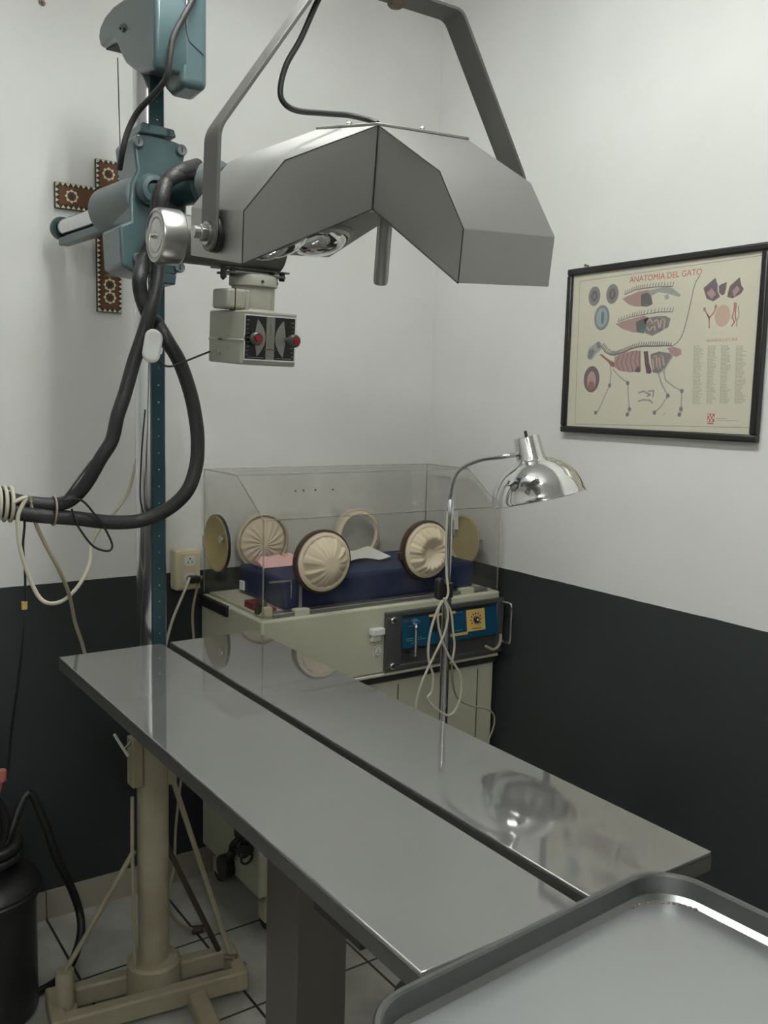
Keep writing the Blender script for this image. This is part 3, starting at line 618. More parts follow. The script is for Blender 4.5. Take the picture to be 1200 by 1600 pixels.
tag(b.build('cable_tie', M_CORDG), 'pale tie holding the two black hoses together', 'cable tie')

# ---------------------------------------------------------------- wooden cross with inlay
t = thing('wall_cross', (-1.123, 0, 1.70), 'dark wooden cross with pale star inlay hanging on the back wall', 'cross')
Fw = frame((0, 0, 0), (1, 0, 0), (0, 0, 1))
VX0, VX1, VZ0, VZ1 = -1.157, -1.090, 1.705, 2.104
HX0, HX1, HZ0, HZ1 = -1.264, -.985, 1.963, 2.029
cross = [(VX0, VZ0), (VX1, VZ0), (VX1, HZ0), (HX1, HZ0), (HX1, HZ1), (VX1, HZ1), (VX1, VZ1), (VX0, VZ1), (VX0, HZ1), (HX0, HZ1), (HX0, HZ0), (VX0, HZ0)]
cx_ = MB().prism(cross, Fw, .002, .014).build('cross_body', M_WOODD, t, bevel=.001)
k = .010
inner = [(VX0+k, VZ0+k), (VX1-k, VZ0+k), (VX1-k, HZ0+k), (HX1-k, HZ0+k), (HX1-k, HZ1-k), (VX1-k, HZ1-k), (VX1-k, VZ1-k), (VX0+k, VZ1-k), (VX0+k, HZ1-k), (HX0+k, HZ1-k), (HX0+k, HZ0+k), (VX0+k, HZ0+k)]
MB().prism(inner, Fw, .014, .0155).build('wood_field', M_WOOD, cx_)
b = MB()
n = len(cross)
for i in range(n):
    a = Vector(cross[i]); c = Vector(cross[(i+1) % n]); L = (c-a).length; d = (c-a)/L; nn = Vector((-d.y, d.x)); m_ = max(2, int(L/.0125)); 
    for j in range(m_):
        p0 = a+d*(L*(j+.1)/m_); p1 = a+d*(L*(j+.9)/m_); pm = (p0+p1)/2+nn*.009
        b.prism([tuple(p0+nn*.001), tuple(p1+nn*.001), tuple(pm)], Fw, .0138, .0150)
b.build('triangle_inlay', M_SHELL, cx_)
def star(c, r, b1, b2):
    for i in range(8):
        a = 2*PI*i/8; p = Vector(c)+Vector((math.cos(a), math.sin(a)))*r*.80
        b1.prism([(p.x+r*.20*math.cos(2*PI*j/8), p.y+r*.20*math.sin(2*PI*j/8)) for j in range(8)], Fw, .0150, .0162)
    for i in range(28):
        a0 = 2*PI*i/28; a1 = 2*PI*(i+1)/28
        b1.prism([(c[0]+r*.70*math.cos(a0), c[1]+r*.70*math.sin(a0)), (c[0]+r*.84*math.cos(a0), c[1]+r*.84*math.sin(a0)), (c[0]+r*.84*math.cos(a1), c[1]+r*.84*math.sin(a1)), (c[0]+r*.70*math.cos(a1), c[1]+r*.70*math.sin(a1))], Fw, .0150, .0160)
    pts_ = []
    for i in range(12):
        a = 2*PI*i/12; rr = r*.58 if i % 2 == 0 else r*.26; pts_.append((c[0]+rr*math.cos(a), c[1]+rr*math.sin(a)))
    b2.prism(pts_, Fw, .0150, .0164)
for c in ((-1.1235, 2.068), (-1.1235, 1.996), (-1.222, 1.996), (-1.025, 1.996), (-1.1235, 1.778), (-1.1235, 1.744)):
    b = MB(); b2 = MB(); star(c, .0175, b, b2)
    b.build('rosette_inlay', M_SHELL, cx_); b2.build('star_inlay', M_WOODD, cx_)
b = MB()
for i, (cx1, cz1) in enumerate(((-1.1235, 1.815), (-1.1235, 1.802))):
    b.prism([(cx1-.016, cz1), (cx1-.004, cz1+.004), (cx1, cz1+.016), (cx1+.004, cz1+.004), (cx1+.016, cz1), (cx1+.003, cz1-.003), (cx1, cz1-.01), (cx1-.003, cz1-.003)], Fw, .0150, .0158)
b.build('petal_inlay', M_SHELLG, cx_)
b = MB(); q = (-1.284,0,2.466); b.cyl((q[0], 0.003, q[2]), (q[0], -.012, q[2]), .0035, n=10); b.lathe([(.009, 0), (.008, .002), (0, .003)], frame((q[0], 0, q[2]), (1, 0, 0), (0, 0, 1)), n=12)
tag(b.build('wall_nail', M_RUST), 'small dark nail in the back wall above the cross', 'nail')

# ---------------------------------------------------------------- anatomy poster
PY0, PY1, PZ0, PZ1 = -1.268, -.641, 1.408, 1.866      # outer frame, y then z
t = thing('framed_poster', (0, -.95, 1.41), 'black framed cat anatomy chart on aged cream paper, right wall', 'poster')
FP = Matrix(((0, 0, -1, 0), (-1, 0, 0, 0), (0, 1, 0, 0), (0, 0, 0, 1)))   # local x = -y (to the right), y = up, z = out of the wall
fw = .018
b = MB(); a0, a1 = -PY1, -PY0
for x0, x1, z0, z1 in ((a0, a1, PZ1-fw, PZ1), (a0, a1, PZ0, PZ0+fw), (a0, a0+fw, PZ0+fw, PZ1-fw), (a1-fw, a1, PZ0+fw, PZ1-fw)):
    b.prism([(x0, z0), (x1, z0), (x1, z1), (x0, z1)], FP, .001, .022)
b.build('picture_frame', M_FRAMEB, t, bevel=.004)
pp = MB().prism([(a0+fw, PZ0+fw), (a1-fw, PZ0+fw), (a1-fw, PZ1-fw), (a0+fw, PZ1-fw)], FP, .004, .0115).build('poster_sheet', M_PAPER, t)
MB().prism([(a0+fw, PZ0+fw), (a1-fw, PZ0+fw), (a1-fw, PZ1-fw), (a0+fw, PZ1-fw)], FP, .0150, .0155).build('picture_glass', M_GLASS, t)
def ink(name, col, shapes, lines=(), lw=.0012, z=.0116, jit=0):
    """printed shapes: filled polygons and thin strokes in poster coordinates (y, z)"""
    m = mat('ink_'+name, col, 0.7)
    b = MB()
    for s in shapes: b.face([FP @ Vector((-p[0], p[1], z)) for p in s])
    for L in lines:
        w = lw
        for i in range(len(L)-1):
            a = Vector((-L[i][0], L[i][1])); c = Vector((-L[i+1][0], L[i+1][1])); d = (c-a)
            if d.length < 1e-6: continue
            d.normalize(); n_ = Vector((-d.y, d.x))*w/2; a = a-d*w*.3; c = c+d*w*.3
            b.face([FP @ Vector((v.x, v.y, z+.00005)) for v in (a-n_, c-n_, c+n_, a+n_)])
    return b.build(name, m, pp)
def ell(cy_, cz_, ry, rz, n=28, rot=0.0):
    return [(cy_+ry*math.cos(2*PI*i/n)*math.cos(rot)-rz*math.sin(2*PI*i/n)*math.sin(rot), cz_+ry*math.cos(2*PI*i/n)*math.sin(rot)+rz*math.sin(2*PI*i/n)*math.cos(rot)) for i in range(n)]
ZP = lambda l: l
GREYD = srgb(96, 92, 92); GREYM = srgb(128, 124, 124); GREYL = srgb(164, 164, 160); PINKD = srgb(140, 96, 98); PINKM = srgb(176, 140, 138); PINKL = srgb(200, 172, 160)
TEALI = srgb(70, 130, 140); REDI = srgb(196, 84, 76); BONE = srgb(176, 176, 172)
bd = [(-0.682,1.83),(-1.251,1.838),(-1.259,1.443),(-0.69,1.432)]
ink('border_line', GREYD, [], [bd+[bd[0]]], .0010)
# round details on the left
(c1, c2, c3, c4) = [(-0.739,1.785),(-0.803,1.786),(-0.77,1.725),(-0.744,1.558)]
ink('eye_drawing', GREYM, [ell(*c1, .0215, .0265), ell(*c2, .0215, .0265)])
ink('eye_iris', GREYD, [ell(*c1, .0120, .0150), ell(*c2, .012, .0150)], z=.0118)
ink('eye_pupil', GREYM, [ell(*c1, .0045, .006), ell(*c2, .003, .009)], z=.0120)
ink('eyeball_section', srgb(126, 138, 142), [ell(*c3, .0275, .034)])
ink('eyeball_inner', srgb(160, 170, 172), [ell(*c3, .020, .026)], z=.0118)
ink('eyeball_lens', TEALI, [ell(c3[0]-.003, c3[1], .006, .018)], z=.0120)
ink('mouth_drawing', srgb(112, 86, 90), [ell(*c4, .0290, .0365)])
ink('mouth_palate', srgb(186, 150, 146), [ell(c4[0], c4[1]-.004, .016, .026)], z=.0118)
ink('mouth_tongue', srgb(150, 92, 92), [ell(c4[0], c4[1]-.018, .011, .013)], z=.0120)
# upper body section one and two
ink('first_torso', PINKM, [[(-0.838,1.771),(-0.858,1.777),(-0.891,1.785),(-0.925,1.787),(-0.936,1.778),(-0.927,1.757),(-0.911,1.746),(-0.883,1.747),(-0.859,1.755)]])
ink('first_liver', GREYD, [[(-0.901,1.776),(-0.92,1.781),(-0.934,1.771),(-0.941,1.749),(-0.922,1.744),(-0.903,1.747)]], z=.0118)
ink('first_pelvis', GREYL, [[(-0.928,1.785),(-0.978,1.791),(-1,1.785),(-1.027,1.766),(-1.022,1.761),(-0.99,1.771),(-0.958,1.779),(-0.931,1.769)],[(-0.975,1.768),(-0.988,1.771),(-0.991,1.76),(-0.981,1.757)]], z=.0117)
ink('second_torso', PINKM, [[(-0.819,1.705),(-0.842,1.711),(-0.885,1.718),(-0.913,1.722),(-0.93,1.717),(-0.916,1.679),(-0.882,1.68),(-0.844,1.691)]])
ink('second_liver', GREYD, [[(-0.889,1.706),(-0.911,1.714),(-0.923,1.696),(-0.919,1.676),(-0.894,1.68)]], z=.0118)
ink('second_gut', GREYM, [[(-0.913,1.714),(-0.952,1.718),(-0.984,1.717),(-1,1.709),(-0.994,1.688),(-0.966,1.676),(-0.945,1.668),(-0.922,1.676)]])
ink('second_gut_coil', PINKL, [], [[(-0.925,1.704),(-0.936,1.713),(-0.948,1.695),(-0.935,1.682),(-0.926,1.691)],[(-0.954,1.683),(-0.947,1.703),(-0.958,1.711),(-0.968,1.683),(-0.971,1.711),(-0.982,1.706),(-0.981,1.682)]], .004, z=.0119)
ink('second_bladder', TEALI, [[(-0.907,1.686),(-0.915,1.69),(-0.917,1.678),(-0.908,1.676)],[(-0.916,1.75),(-0.923,1.752),(-0.923,1.746),(-0.917,1.746)]], z=.0119)
# standing cat
ink('cat_skull', GREYL, [[(-0.723,1.626),(-0.728,1.643),(-0.75,1.656),(-0.762,1.662),(-0.775,1.653),(-0.774,1.639),(-0.755,1.626),(-0.74,1.611),(-0.725,1.615)]])
ink('cat_skull_shade', GREYM, [[(-0.727,1.622),(-0.729,1.637),(-0.744,1.642),(-0.751,1.634),(-0.743,1.619),(-0.731,1.613)],[(-0.756,1.658),(-0.768,1.66),(-0.772,1.644),(-0.76,1.642)]], z=.0118)
ink('cat_neck_muscle', PINKD, [[(-0.768,1.625),(-0.776,1.627),(-0.805,1.61),(-0.823,1.603),(-0.824,1.59),(-0.812,1.592),(-0.801,1.604)]])
ink('cat_chest', PINKM, [[(-0.822,1.617),(-0.851,1.628),(-0.891,1.633),(-0.911,1.631),(-0.915,1.581),(-0.884,1.575),(-0.843,1.58),(-0.824,1.59)]])
ink('cat_ribs', PINKD, [], [[(c[0], c[1]) for c in L] for L in ([(-0.84,1.619),(-0.83,1.601),(-0.843,1.582)],[(-0.855,1.623),(-0.847,1.603),(-0.858,1.58)],[(-0.869,1.625),(-0.862,1.602),(-0.874,1.577)],[(-0.883,1.628),(-0.878,1.604),(-0.889,1.577)],[(-0.897,1.63),(-0.893,1.606),(-0.903,1.579)],[(-0.907,1.63),(-0.907,1.608),(-0.912,1.584)])], .0028, z=.0118)
ink('cat_spleen', srgb(104, 70, 84), [[(-0.92,1.629),(-0.934,1.63),(-0.941,1.599),(-0.951,1.577),(-0.946,1.571),(-0.934,1.572),(-0.926,1.599)],[(-0.893,1.577),(-0.906,1.593),(-0.915,1.577),(-0.907,1.575)]], z=.0119)
ink('cat_gut', GREYM, [[(-0.943,1.621),(-0.969,1.628),(-1.002,1.623),(-1.013,1.614),(-0.994,1.589),(-0.973,1.572),(-0.954,1.574),(-0.947,1.599)]])
ink('cat_gut_coil', PINKL, [], [[(-0.956,1.585),(-0.951,1.612),(-0.962,1.62),(-0.967,1.585),(-0.978,1.583),(-0.971,1.615),(-0.981,1.62),(-0.988,1.593)]], .0055, z=.0119)
ink('cat_pelvis', PINKM, [[(-0.995,1.636),(-1.016,1.638),(-1.038,1.631),(-1.039,1.618),(-1.024,1.612),(-1.007,1.619)]])
spine = [(-0.775,1.646),(-0.788,1.632),(-0.807,1.624),(-0.822,1.622),(-0.84,1.626),(-0.86,1.631),(-0.879,1.638),(-0.902,1.642),(-0.924,1.643),(-0.946,1.642),(-0.968,1.642),(-0.99,1.642),(-1.011,1.64)]
tops = [(-0.779,1.655),(-0.792,1.643),(-0.81,1.634),(-0.824,1.632),(-0.839,1.637),(-0.859,1.642),(-0.879,1.648),(-0.901,1.653),(-0.924,1.653),(-0.946,1.653),(-0.967,1.652),(-0.989,1.65),(-1.01,1.647)]
sp_, tp_ = [], []
for i in range(len(spine)-1):
    for j in range(3):
        s_ = j/3; sp_.append([spine[i][k]*(1-s_)+spine[i+1][k]*s_ for k in (0, 1)]); tp_.append([tops[i][k]*(1-s_)+tops[i+1][k]*s_ for k in (0, 1)])
ink('cat_spine', GREYM, [], [spine]+[[a, (c[0]-.004, c[1])] for a, c in zip(sp_, tp_)], .0030, z=.0118)
def spines(pts, up, n=18):
    out = []
    for i in range(n):
        s_ = i/(n-1)*(len(pts)-1); k_ = min(int(s_), len(pts)-2); f_ = s_-k_
        p = (pts[k_][0]*(1-f_)+pts[k_+1][0]*f_, pts[k_][1]*(1-f_)+pts[k_+1][1]*f_); out.append([p, (p[0]-.003, p[1]+up)])
    return out
s1 = [(-0.846,1.781),(-0.88,1.79),(-0.913,1.792),(-0.957,1.792),(-1,1.789)]; s2 = [(-0.828,1.711),(-0.873,1.721),(-0.907,1.724),(-0.962,1.728),(-1.004,1.726)]
ink('torso_spines', GREYM, [], [s1, s2]+spines(s1, .010, 20)+spines(s2, .010, 20), .0022, z=.0118)
ink('cat_tail', GREYD, [], [[(-1.011,1.64),(-1.026,1.649),(-1.035,1.66),(-1.042,1.677),(-1.048,1.698),(-1.053,1.722),(-1.058,1.747),(-1.063,1.776),(-1.069,1.795),(-1.079,1.808)]], .0022)
ink('cat_bones', srgb(172, 172, 166), [], [[(-0.809,1.594),(-0.814,1.574),(-0.811,1.541),(-0.794,1.509),(-0.775,1.471),(-0.76,1.465)],[(-0.819,1.585),(-0.844,1.564),(-0.873,1.548),(-0.878,1.51),(-0.885,1.474),(-0.875,1.463)],[(-1.013,1.614),(-0.989,1.58),(-0.973,1.572),(-0.981,1.55),(-1.006,1.515),(-0.985,1.485),(-0.965,1.47)],[(-0.989,1.576),(-0.996,1.554),(-1.024,1.537),(-1.048,1.527),(-1.049,1.495),(-1.05,1.475),(-1.041,1.466)]], .0042)
ink('cat_joint', GREYM, [ell(c[0], c[1], .006, .006, 10) for c in [(-0.811,1.541),(-0.873,1.547),(-1.006,1.515),(-1.048,1.527),(-0.766,1.466),(-0.878,1.464),(-0.967,1.471),(-1.045,1.468),(-0.884,1.478),(-1.049,1.482)]], z=.0118)
ink('small_bones', GREYL, [], [[(-0.911,1.521),(-0.927,1.526),(-0.95,1.517),(-0.94,1.513)],[(-0.944,1.526),(-0.96,1.528),(-0.959,1.511)],[(-0.912,1.499),(-0.929,1.504),(-0.951,1.502),(-0.96,1.495)]], .0045)
ink('small_tick', GREYL, [], [[(-0.995,1.465),(-1.001,1.472)]], .002)
# heads, top right
ink('ear_section', srgb(112, 86, 96), [[(-1.092,1.777),(-1.105,1.786),(-1.124,1.799),(-1.132,1.782),(-1.133,1.766),(-1.141,1.753),(-1.123,1.743),(-1.103,1.751)],[(-1.135,1.778),(-1.141,1.782),(-1.157,1.786),(-1.156,1.772),(-1.153,1.758),(-1.146,1.755),(-1.137,1.763)],[(-1.165,1.775),(-1.178,1.785),(-1.191,1.794),(-1.197,1.774),(-1.204,1.766),(-1.197,1.755),(-1.175,1.746),(-1.16,1.751)]])
ink('ear_highlight', PINKM, [[(-1.102,1.764),(-1.116,1.775),(-1.129,1.76),(-1.118,1.749)],[(-1.173,1.763),(-1.186,1.775),(-1.194,1.765),(-1.179,1.749)]], z=.0118)
ink('ear_shadow', GREYD, [[(-1.11,1.785),(-1.123,1.797),(-1.127,1.78)],[(-1.181,1.784),(-1.19,1.793),(-1.193,1.777)],[(-1.142,1.773),(-1.151,1.776),(-1.15,1.762)]], z=.0119)
ink('vessel_tree', srgb(196, 130, 122), [], [[(-1.116,1.68),(-1.114,1.704),(-1.101,1.723)],[(-1.114,1.704),(-1.128,1.718),(-1.13,1.729)],[(-1.114,1.704),(-1.109,1.713)]], .0035)
(c5, c6, c7) = [(-1.151,1.707),(-1.099,1.726),(-1.131,1.73)]
ink('cell_disc', srgb(206, 176, 160), [ell(*c5, .0215, .026)]); ink('vessel_ring', PINKM, [ell(*c6, .004, .005), ell(*c7, .004, .005)])
ink('limb_vessels', srgb(190, 110, 104), [], [[(-1.182,1.736),(-1.182,1.718),(-1.178,1.702),(-1.185,1.69),(-1.178,1.681)],[(-1.186,1.734),(-1.186,1.706),(-1.189,1.694)]], .0035)
ink('limb_outline', GREYM, [], [[(-1.192,1.727),(-1.196,1.705),(-1.191,1.69),(-1.192,1.679)]], .002)
# nomenclature columns: rows of tiny print
rows = []
for ci, (xa, xb) in enumerate(((765,825),(850,905),(930,990),(1015,1075))):
    for r in range(44):
        f_ = r/43; w_ = (xb-xa)*(.55+.45*random.random())
        rows.append((xa-8*f_, 640+335*f_, xa-8*f_+w_))
ZX = [(-1.075,1.638),(-1.223,1.633),(-1.086,1.497),(-1.233,1.5)]
def zc(x, y):
    u = (x-765)/310; v = (y-640)/335
    return tuple((ZX[0][k]*(1-u)+ZX[1][k]*u)*(1-v)+(ZX[2][k]*(1-u)+ZX[3][k]*u)*v for k in (0, 1))
rl = []
for xa, yy, xb in rows:
    x = xa
    while x < xb:
        w_ = random.uniform(6, 18); rl.append([zc(x, yy), zc(min(x+w_, xb), yy)]); x += w_+random.uniform(3, 6)
o = ink('index_print', srgb(176, 172, 154), [], rl, .0017); 
TT = lambda y, z, zz: FP @ Matrix.Translation((-y, z, zz))
ti = [(-0.861,1.811),(-1.077,1.816),(-0.973,1.818)]
text('ANATOMIA DEL GATO', TT(ti[2][0], ti[2][1]-.001, .0117), .0218, mat('ink_title_red', REDI, 0.7), pp, 'chart_title', .00005, 0.0)
nm = [(-1.154,1.649)]
text('NOMENCLATURA', TT(nm[0][0], nm[0][1], .0117), .0105, mat('ink_heading', srgb(190, 130, 116), 0.7), pp, 'index_heading', .00005)
lg = [(-1.138,1.459)][0]
ink('checker_mark', REDI, [[(lg[0]+.0045*(i-1)+.00225*s1_[0]-.0022, lg[1]+.0062*(j-1)+.0031*s1_[1]+.004) for s1_ in ((-1, -1), (1, -1), (1, 1), (-1, 1))] for i in range(4) for j in range(3) if (i+j) % 2 == 0]+[[(lg[0]+.009, lg[1]-.0115), (lg[0]-.009, lg[1]-.0115), (lg[0]-.009, lg[1]-.0085), (lg[0]+.009, lg[1]-.0085)]])
ink('checker_outline', REDI, [], [[(lg[0]+.0095, lg[1]-.006), (lg[0]-.0095, lg[1]-.006), (lg[0]-.0095, lg[1]+.013), (lg[0]+.0095, lg[1]+.013), (lg[0]+.0095, lg[1]-.006)]], .0012)
ink('credit_lines', GREYL, [], [[(-1.155,1.462),(-1.183,1.463)],[(-1.156,1.457),(-1.214,1.458)]], .0016)
b = MB(); b.cyl((0.003, -.70, 1.872), (-.014, -.70, 1.872), .0025, n=8); b.lathe([(.004, 0), (.004, .002), (0, .0025)], FP @ Matrix.Translation((.70, 1.872, .012)), n=10)
tag(b.build('picture_nail', M_RUST), 'small nail just above the top edge of the framed chart', 'nail')

# ---------------------------------------------------------------- incubator
IX0, IX1, IY0, IY1 = -.864, -.030, -.425, -.030
t = thing('incubator', ((IX0+IX1)/2, (IY0+IY1)/2, 0), 'cream infant incubator cabinet with a clear hood and round portholes', 'incubator')
inc = t
cab = MB().bounds((IX0+.004, IY0+.012, .115), (IX1-.004, IY1, .672)).build('cabinet', M_CREAM, t, bevel=.006)
b = MB()
for xx in (-.408, -.10): b.bounds((xx-.0012, IY0+.0105, .13), (xx+.0012, IY0+.014, .655))
b.build('door_gap', M_SEAM, cab)
MB().bounds((IX0-.002, IY0-.002, .690), (IX1+.002, IY1+.002, .700)).build('ledge', M_LEDGE, t, bevel=.003)
MB().bounds((IX0+.01, IY0+.004, .672), (IX1-.004, IY1-.004, .690)).build('shadow_gap', M_SEAM, t)
body = MB().bounds((IX0, IY0, .700), (IX1, IY1, .900)).build('body', M_CREAM, t, bevel=.007, seg=3)
MB().bounds((IX0+.02, IY0+.02, .9), (IX1-.02, IY1-.015, .906)).build('deck', M_LEDGE, t, bevel=.002)
MB().bounds((IX0-.008, IY1-.19, .868), (IX0+.012, IY1+.004, .899)).build('side_bumper', M_BLACK, t, bevel=.003)
MB().bounds((IX0+.04, IY0+.012, .900), (-.40, IY0+.045, .912)).build('front_rail', M_STEEL, t, bevel=.002)
MB().bounds((-.40, IY0+.012, .900), (IX1-.04, IY0+.045, .912)).build('front_rail', M_STEEL, t, bevel=.002)
for xx, ww in ((-.76, .045), (-.18, .05)): MB().bounds((xx, IY0+.008, .9), (xx+ww, IY0+.03, .918)).build('rail_tape', M_LEDGE, t, bevel=.001)
for xx in (IX0+.05, IX1-.05):
    for yy in (IY0+.04, IY1-.05):
        cst = MB().lathe([(.022, .115), (.022, .108), (.010, .105), (.010, .06)], Matrix.Translation((xx, yy, 0)), n=20, caps=True).build('caster', M_IVORY, t)
        MB().bounds((xx-.018, yy-.012, .03), (xx-.014, yy+.03, .075)).bounds((xx+.014, yy-.012, .03), (xx+.018, yy+.03, .075)).bounds((xx-.018, yy-.012, .070), (xx+.018, yy+.02, .076)).build('caster_fork', M_IVORY, cst)
        MB().cyl((xx-.012, yy+.012, .032), (xx+.012, yy+.012, .032), .032, n=28).build('caster_wheel', M_BROWNC, cst, bevel=.004)
# gas fitting on the left side of the cabinet
b = MB(); q = (-0.89,-0.231,0.134); q = Vector(q)
b.cyl(q, q+Vector((.032, 0, 0)), .036, n=32); b.build('black_gas_knob', M_BLACKP, t, bevel=.005)
b = MB(); q2 = Vector((-0.88,-0.347,0.248))
for i in range(6): b.lathe([(.014, 0), (.020, .004), (.014, .008)], Matrix.Translation(q2+Vector((-.005, .035-.014*i, .018*math.sin(i*.7)-.01))) @ Matrix.Rotation(PI/2, 4, 'X'), n=18)
b.tube([q2+Vector((0, -.05, .01)), q2+Vector((-.01, -.01, 0)), q2+Vector((0, .04, -.02)), q+Vector((.02, .01, 0))], .013, 12, smooth=5)
b.bounds(q2+Vector((-.01, -.03, .02)), q2+Vector((.02, .03, .13))); b.build('gas_fitting', M_BLACKP, t)
# control unit
cu = MB()
X0, X1, Z0, Z1 = -.472, -.022, .706, .880
for a, c in (((X0, Z0), (X1, Z0+.014)), ((X0, Z1-.014), (X1, Z1)), ((X0, Z0+.014), (X0+.055, Z1-.014)), ((X1-.028, Z0+.014), (X1, Z1-.014))):
    cu.bounds((a[0], IY0-.012, a[1]), (c[0], IY0+.002, c[1]))
cu = cu.build('control_unit', M_PANEL, t, bevel=.002)
MB().bounds((X0+.055, IY0-.002, Z0+.014), (X1-.028, IY0+.001, Z1-.014)).build('recess_back', M_PANEL, cu)
Fp = frame((X0+.055, IY0-.006, Z1-.016), (1, 0, 0), (0, -.22, -1))       # local y runs down the slanted face
Fp = Matrix.Translation((X0+.055, IY0-.0025, Z1-.014)) @ Matrix.Rotation(math.radians(90-8), 4, 'X')
LW = (X1-.028)-(X0+.055); LH = .098
MB().prism([(0, -LH), (LW, -LH), (LW, 0), (0, 0)], Fp, .0, .004).build('control_face', M_PBLUE, cu)
b = MB(); b.prism([(.105, -.062), (.185, -.062), (.185, -.014), (.105, -.014)], Fp, .004, .007); b.prism([(.0, -.010), (LW-.02, -.010), (LW-.02, -.004), (0, -.004)], Fp, .004, .005); b.build('display_window', M_BLACKP, cu)
b = MB(); b.prism([(.243, -.078), (.316, -.078), (.316, -.012), (.243, -.012)], Fp, .004, .0055); b.prism([(.17, -.085), (.245, -.085), (.245, -.077), (.17, -.077)], Fp, .004, .005); b.prism([(.10, -.016), (.20, -.016), (.20, -.009), (.10, -.009)], Fp, .004, .0075); b.build('yellow_label', M_YLABEL, cu)
b = MB()
for i in range(9):
    a = math.radians(-30+30*i); c_ = (.2795+.022*math.cos(a), -.044+.022*math.sin(a)); d_ = (.2795+.017*math.cos(a), -.044+.017*math.sin(a))
    b.tube([Fp @ Vector((*c_, .006)), Fp @ Vector((*d_, .006))], .0016, 5, smooth=0)
b.lathe([(.010, .0055), (.010, .012), (.008, .014), (0, .014)], Fp @ Matrix.Translation((.2795, -.044, 0)), n=20)
b.prism([(.262, -.072), (.30, -.072), (.30, -.070), (.262, -.070)], Fp, .0055, .006)
b.build('dial_knob', M_BLACKP, cu)
MB().lathe([(.0035, .014), (.0035, .0146), (0, .0146)], Fp @ Matrix.Translation((.2795, -.044, 0)), n=12).build('knob_centre', M_WHITEP, cu)
b = MB()
for yy, x0_, x1_ in ((-.030, .03, .062), (-.036, .025, .055), (-.072, .012, .040), (-.072, .045, .070), (-.078, .015, .038), (-.078, .042, .060), (-.078, .064, .085), (-.086, .03, .055), (-.07, .20, .225), (-.016, .20, .212), (-.016, .218, .228)):
    b.prism([(x0_, yy), (x1_, yy), (x1_, yy+.002), (x0_, yy+.002)], Fp, .004, .0046)
b.build('panel_print', M_PLBLUE, cu)
b = MB()
for i in range(3): b.tube([Fp @ Vector((.035+.004*i, -.020-.003*i, .0045)), Fp @ Vector((.05+.004*i, -.016-.003*i, .0045)), Fp @ Vector((.062+.003*i, -.022-.003*i, .0045))], .0009, 5)
b.build('panel_emblem', M_PLBLUE, cu)
b = MB(); b.tube([(-.10, IY0-.02, .735), (-.07, IY0-.026, .722), (-.045, IY0-.024, .735), (-.035, IY0-.018, .765)], .0045, 8); b.build('control_cable', M_CORDG, cu)
def pull(x, z0, z1, out):
    b = MB(); y0 = IY0-.010
    b.tube([(x, y0, z1), (x, y0-out*.8, z1+.001), (x, y0-out, z1-.008), (x, y0-out, (z0+z1)/2), (x, y0-out, z0+.008), (x, y0-out*.8, z0), (x, y0, z0)], .0045, 10, smooth=4)
    b.build('grab_handle', M_CHROMEC, cu)
pull(X0+.075, .755, .845, .045); pull(X1-.012, .745, .868, .05)
for q in ((X0+.022, .858), (X0+.022, .722), (X1-.012, .73)): MB().lathe([(.010, 0), (.010, .005), (.006, .008), (0, .008)], frame((q[0], IY0-.012, q[1]), (1, 0, 0), (0, 0, 1)), n=18).build('corner_bolt', M_CHROMEC, cu)
b = MB(); b.bounds((-.525, IY0-.022, .82), (-.482, IY0, .84)); b.bounds((-.520, IY0-.012, .80), (-.488, IY0, .82)); b.build('door_latch', M_WHITEP, t, bevel=.003)
bg = MB().lathe([(.017, 0), (.017, .0015), (0, .002)], frame((-.492, IY0, .770), (1, 0, 0), (0, 0, 1)), n=28).build('round_badge', M_WHITEP, t)
MB().lathe([(.0145, .0018), (.0145, .0024), (.013, .0024), (.013, .0018)], frame((-.492, IY0, .770), (1, 0, 0), (0, 0, 1)), n=28).bounds((-.499, IY0-.0026, .763), (-.485, IY0-.0018, .765)).bounds((-.493, IY0-.0026, .765), (-.491, IY0-.0018, .776)).build('badge_mark', M_SHELLG, bg)
# hood
HZ = .906; HT = 1.272; HV = 1.166; HK = -.255; th = .004
hx0, hx1, hy0, hy1 = IX0+.004, IX1-.004, IY0+.006, IY1-.006
hood = MB().bounds((hx0+.01, hy0, HZ), (hx1-.01, hy0+th, HV)).build('hood_front', M_ACRYL, t)
Fs = FX
def side(x): return MB().prism([(hy0, HZ), (hy1, HZ), (hy1, HT), (HK, HT), (hy0, HV)], FX, x, x+th).build('hood_side', M_ACRYL, t)
side(hx0); side(hx1-th)
MB().bounds((hx0+.005, hy1-th, HZ), (hx1-.005, hy1, HT-.004)).build('hood_back', M_ACRYL, t)
MB().bounds((hx0+.005, HK, HT-th), (hx1-.005, hy1-.005, HT)).build('hood_top', M_ACRYL, t)
MB().prism([(hy0+.001, HV), (HK, HT-.001), (HK, HT-.005), (hy0+.004, HV-.001)], FX, hx0+.005, hx1-.005).build('hood_slope', M_ACRYL, t)
b = MB()
def edge(a, c, r=.0022): b.cyl(a, c, r, n=6)
for x in (hx0+.002, hx1-.002):
    edge((x, hy0+.002, HZ), (x, hy0+.002, HV)); edge((x, hy0+.002, HV), (x, HK, HT)); edge((x, HK, HT), (x, hy1-.002, HT)); edge((x, hy1-.002, HZ), (x, hy1-.002, HT), .0018)
for y_, z_, r_ in ((hy0+.002, HV, .0018), (HK, HT, .0010), (hy1-.002, HT, .0018)): edge((hx0, y_, z_), (hx1, y_, z_), r_)
b.build('hood_edge', M_ACEDGE, t)
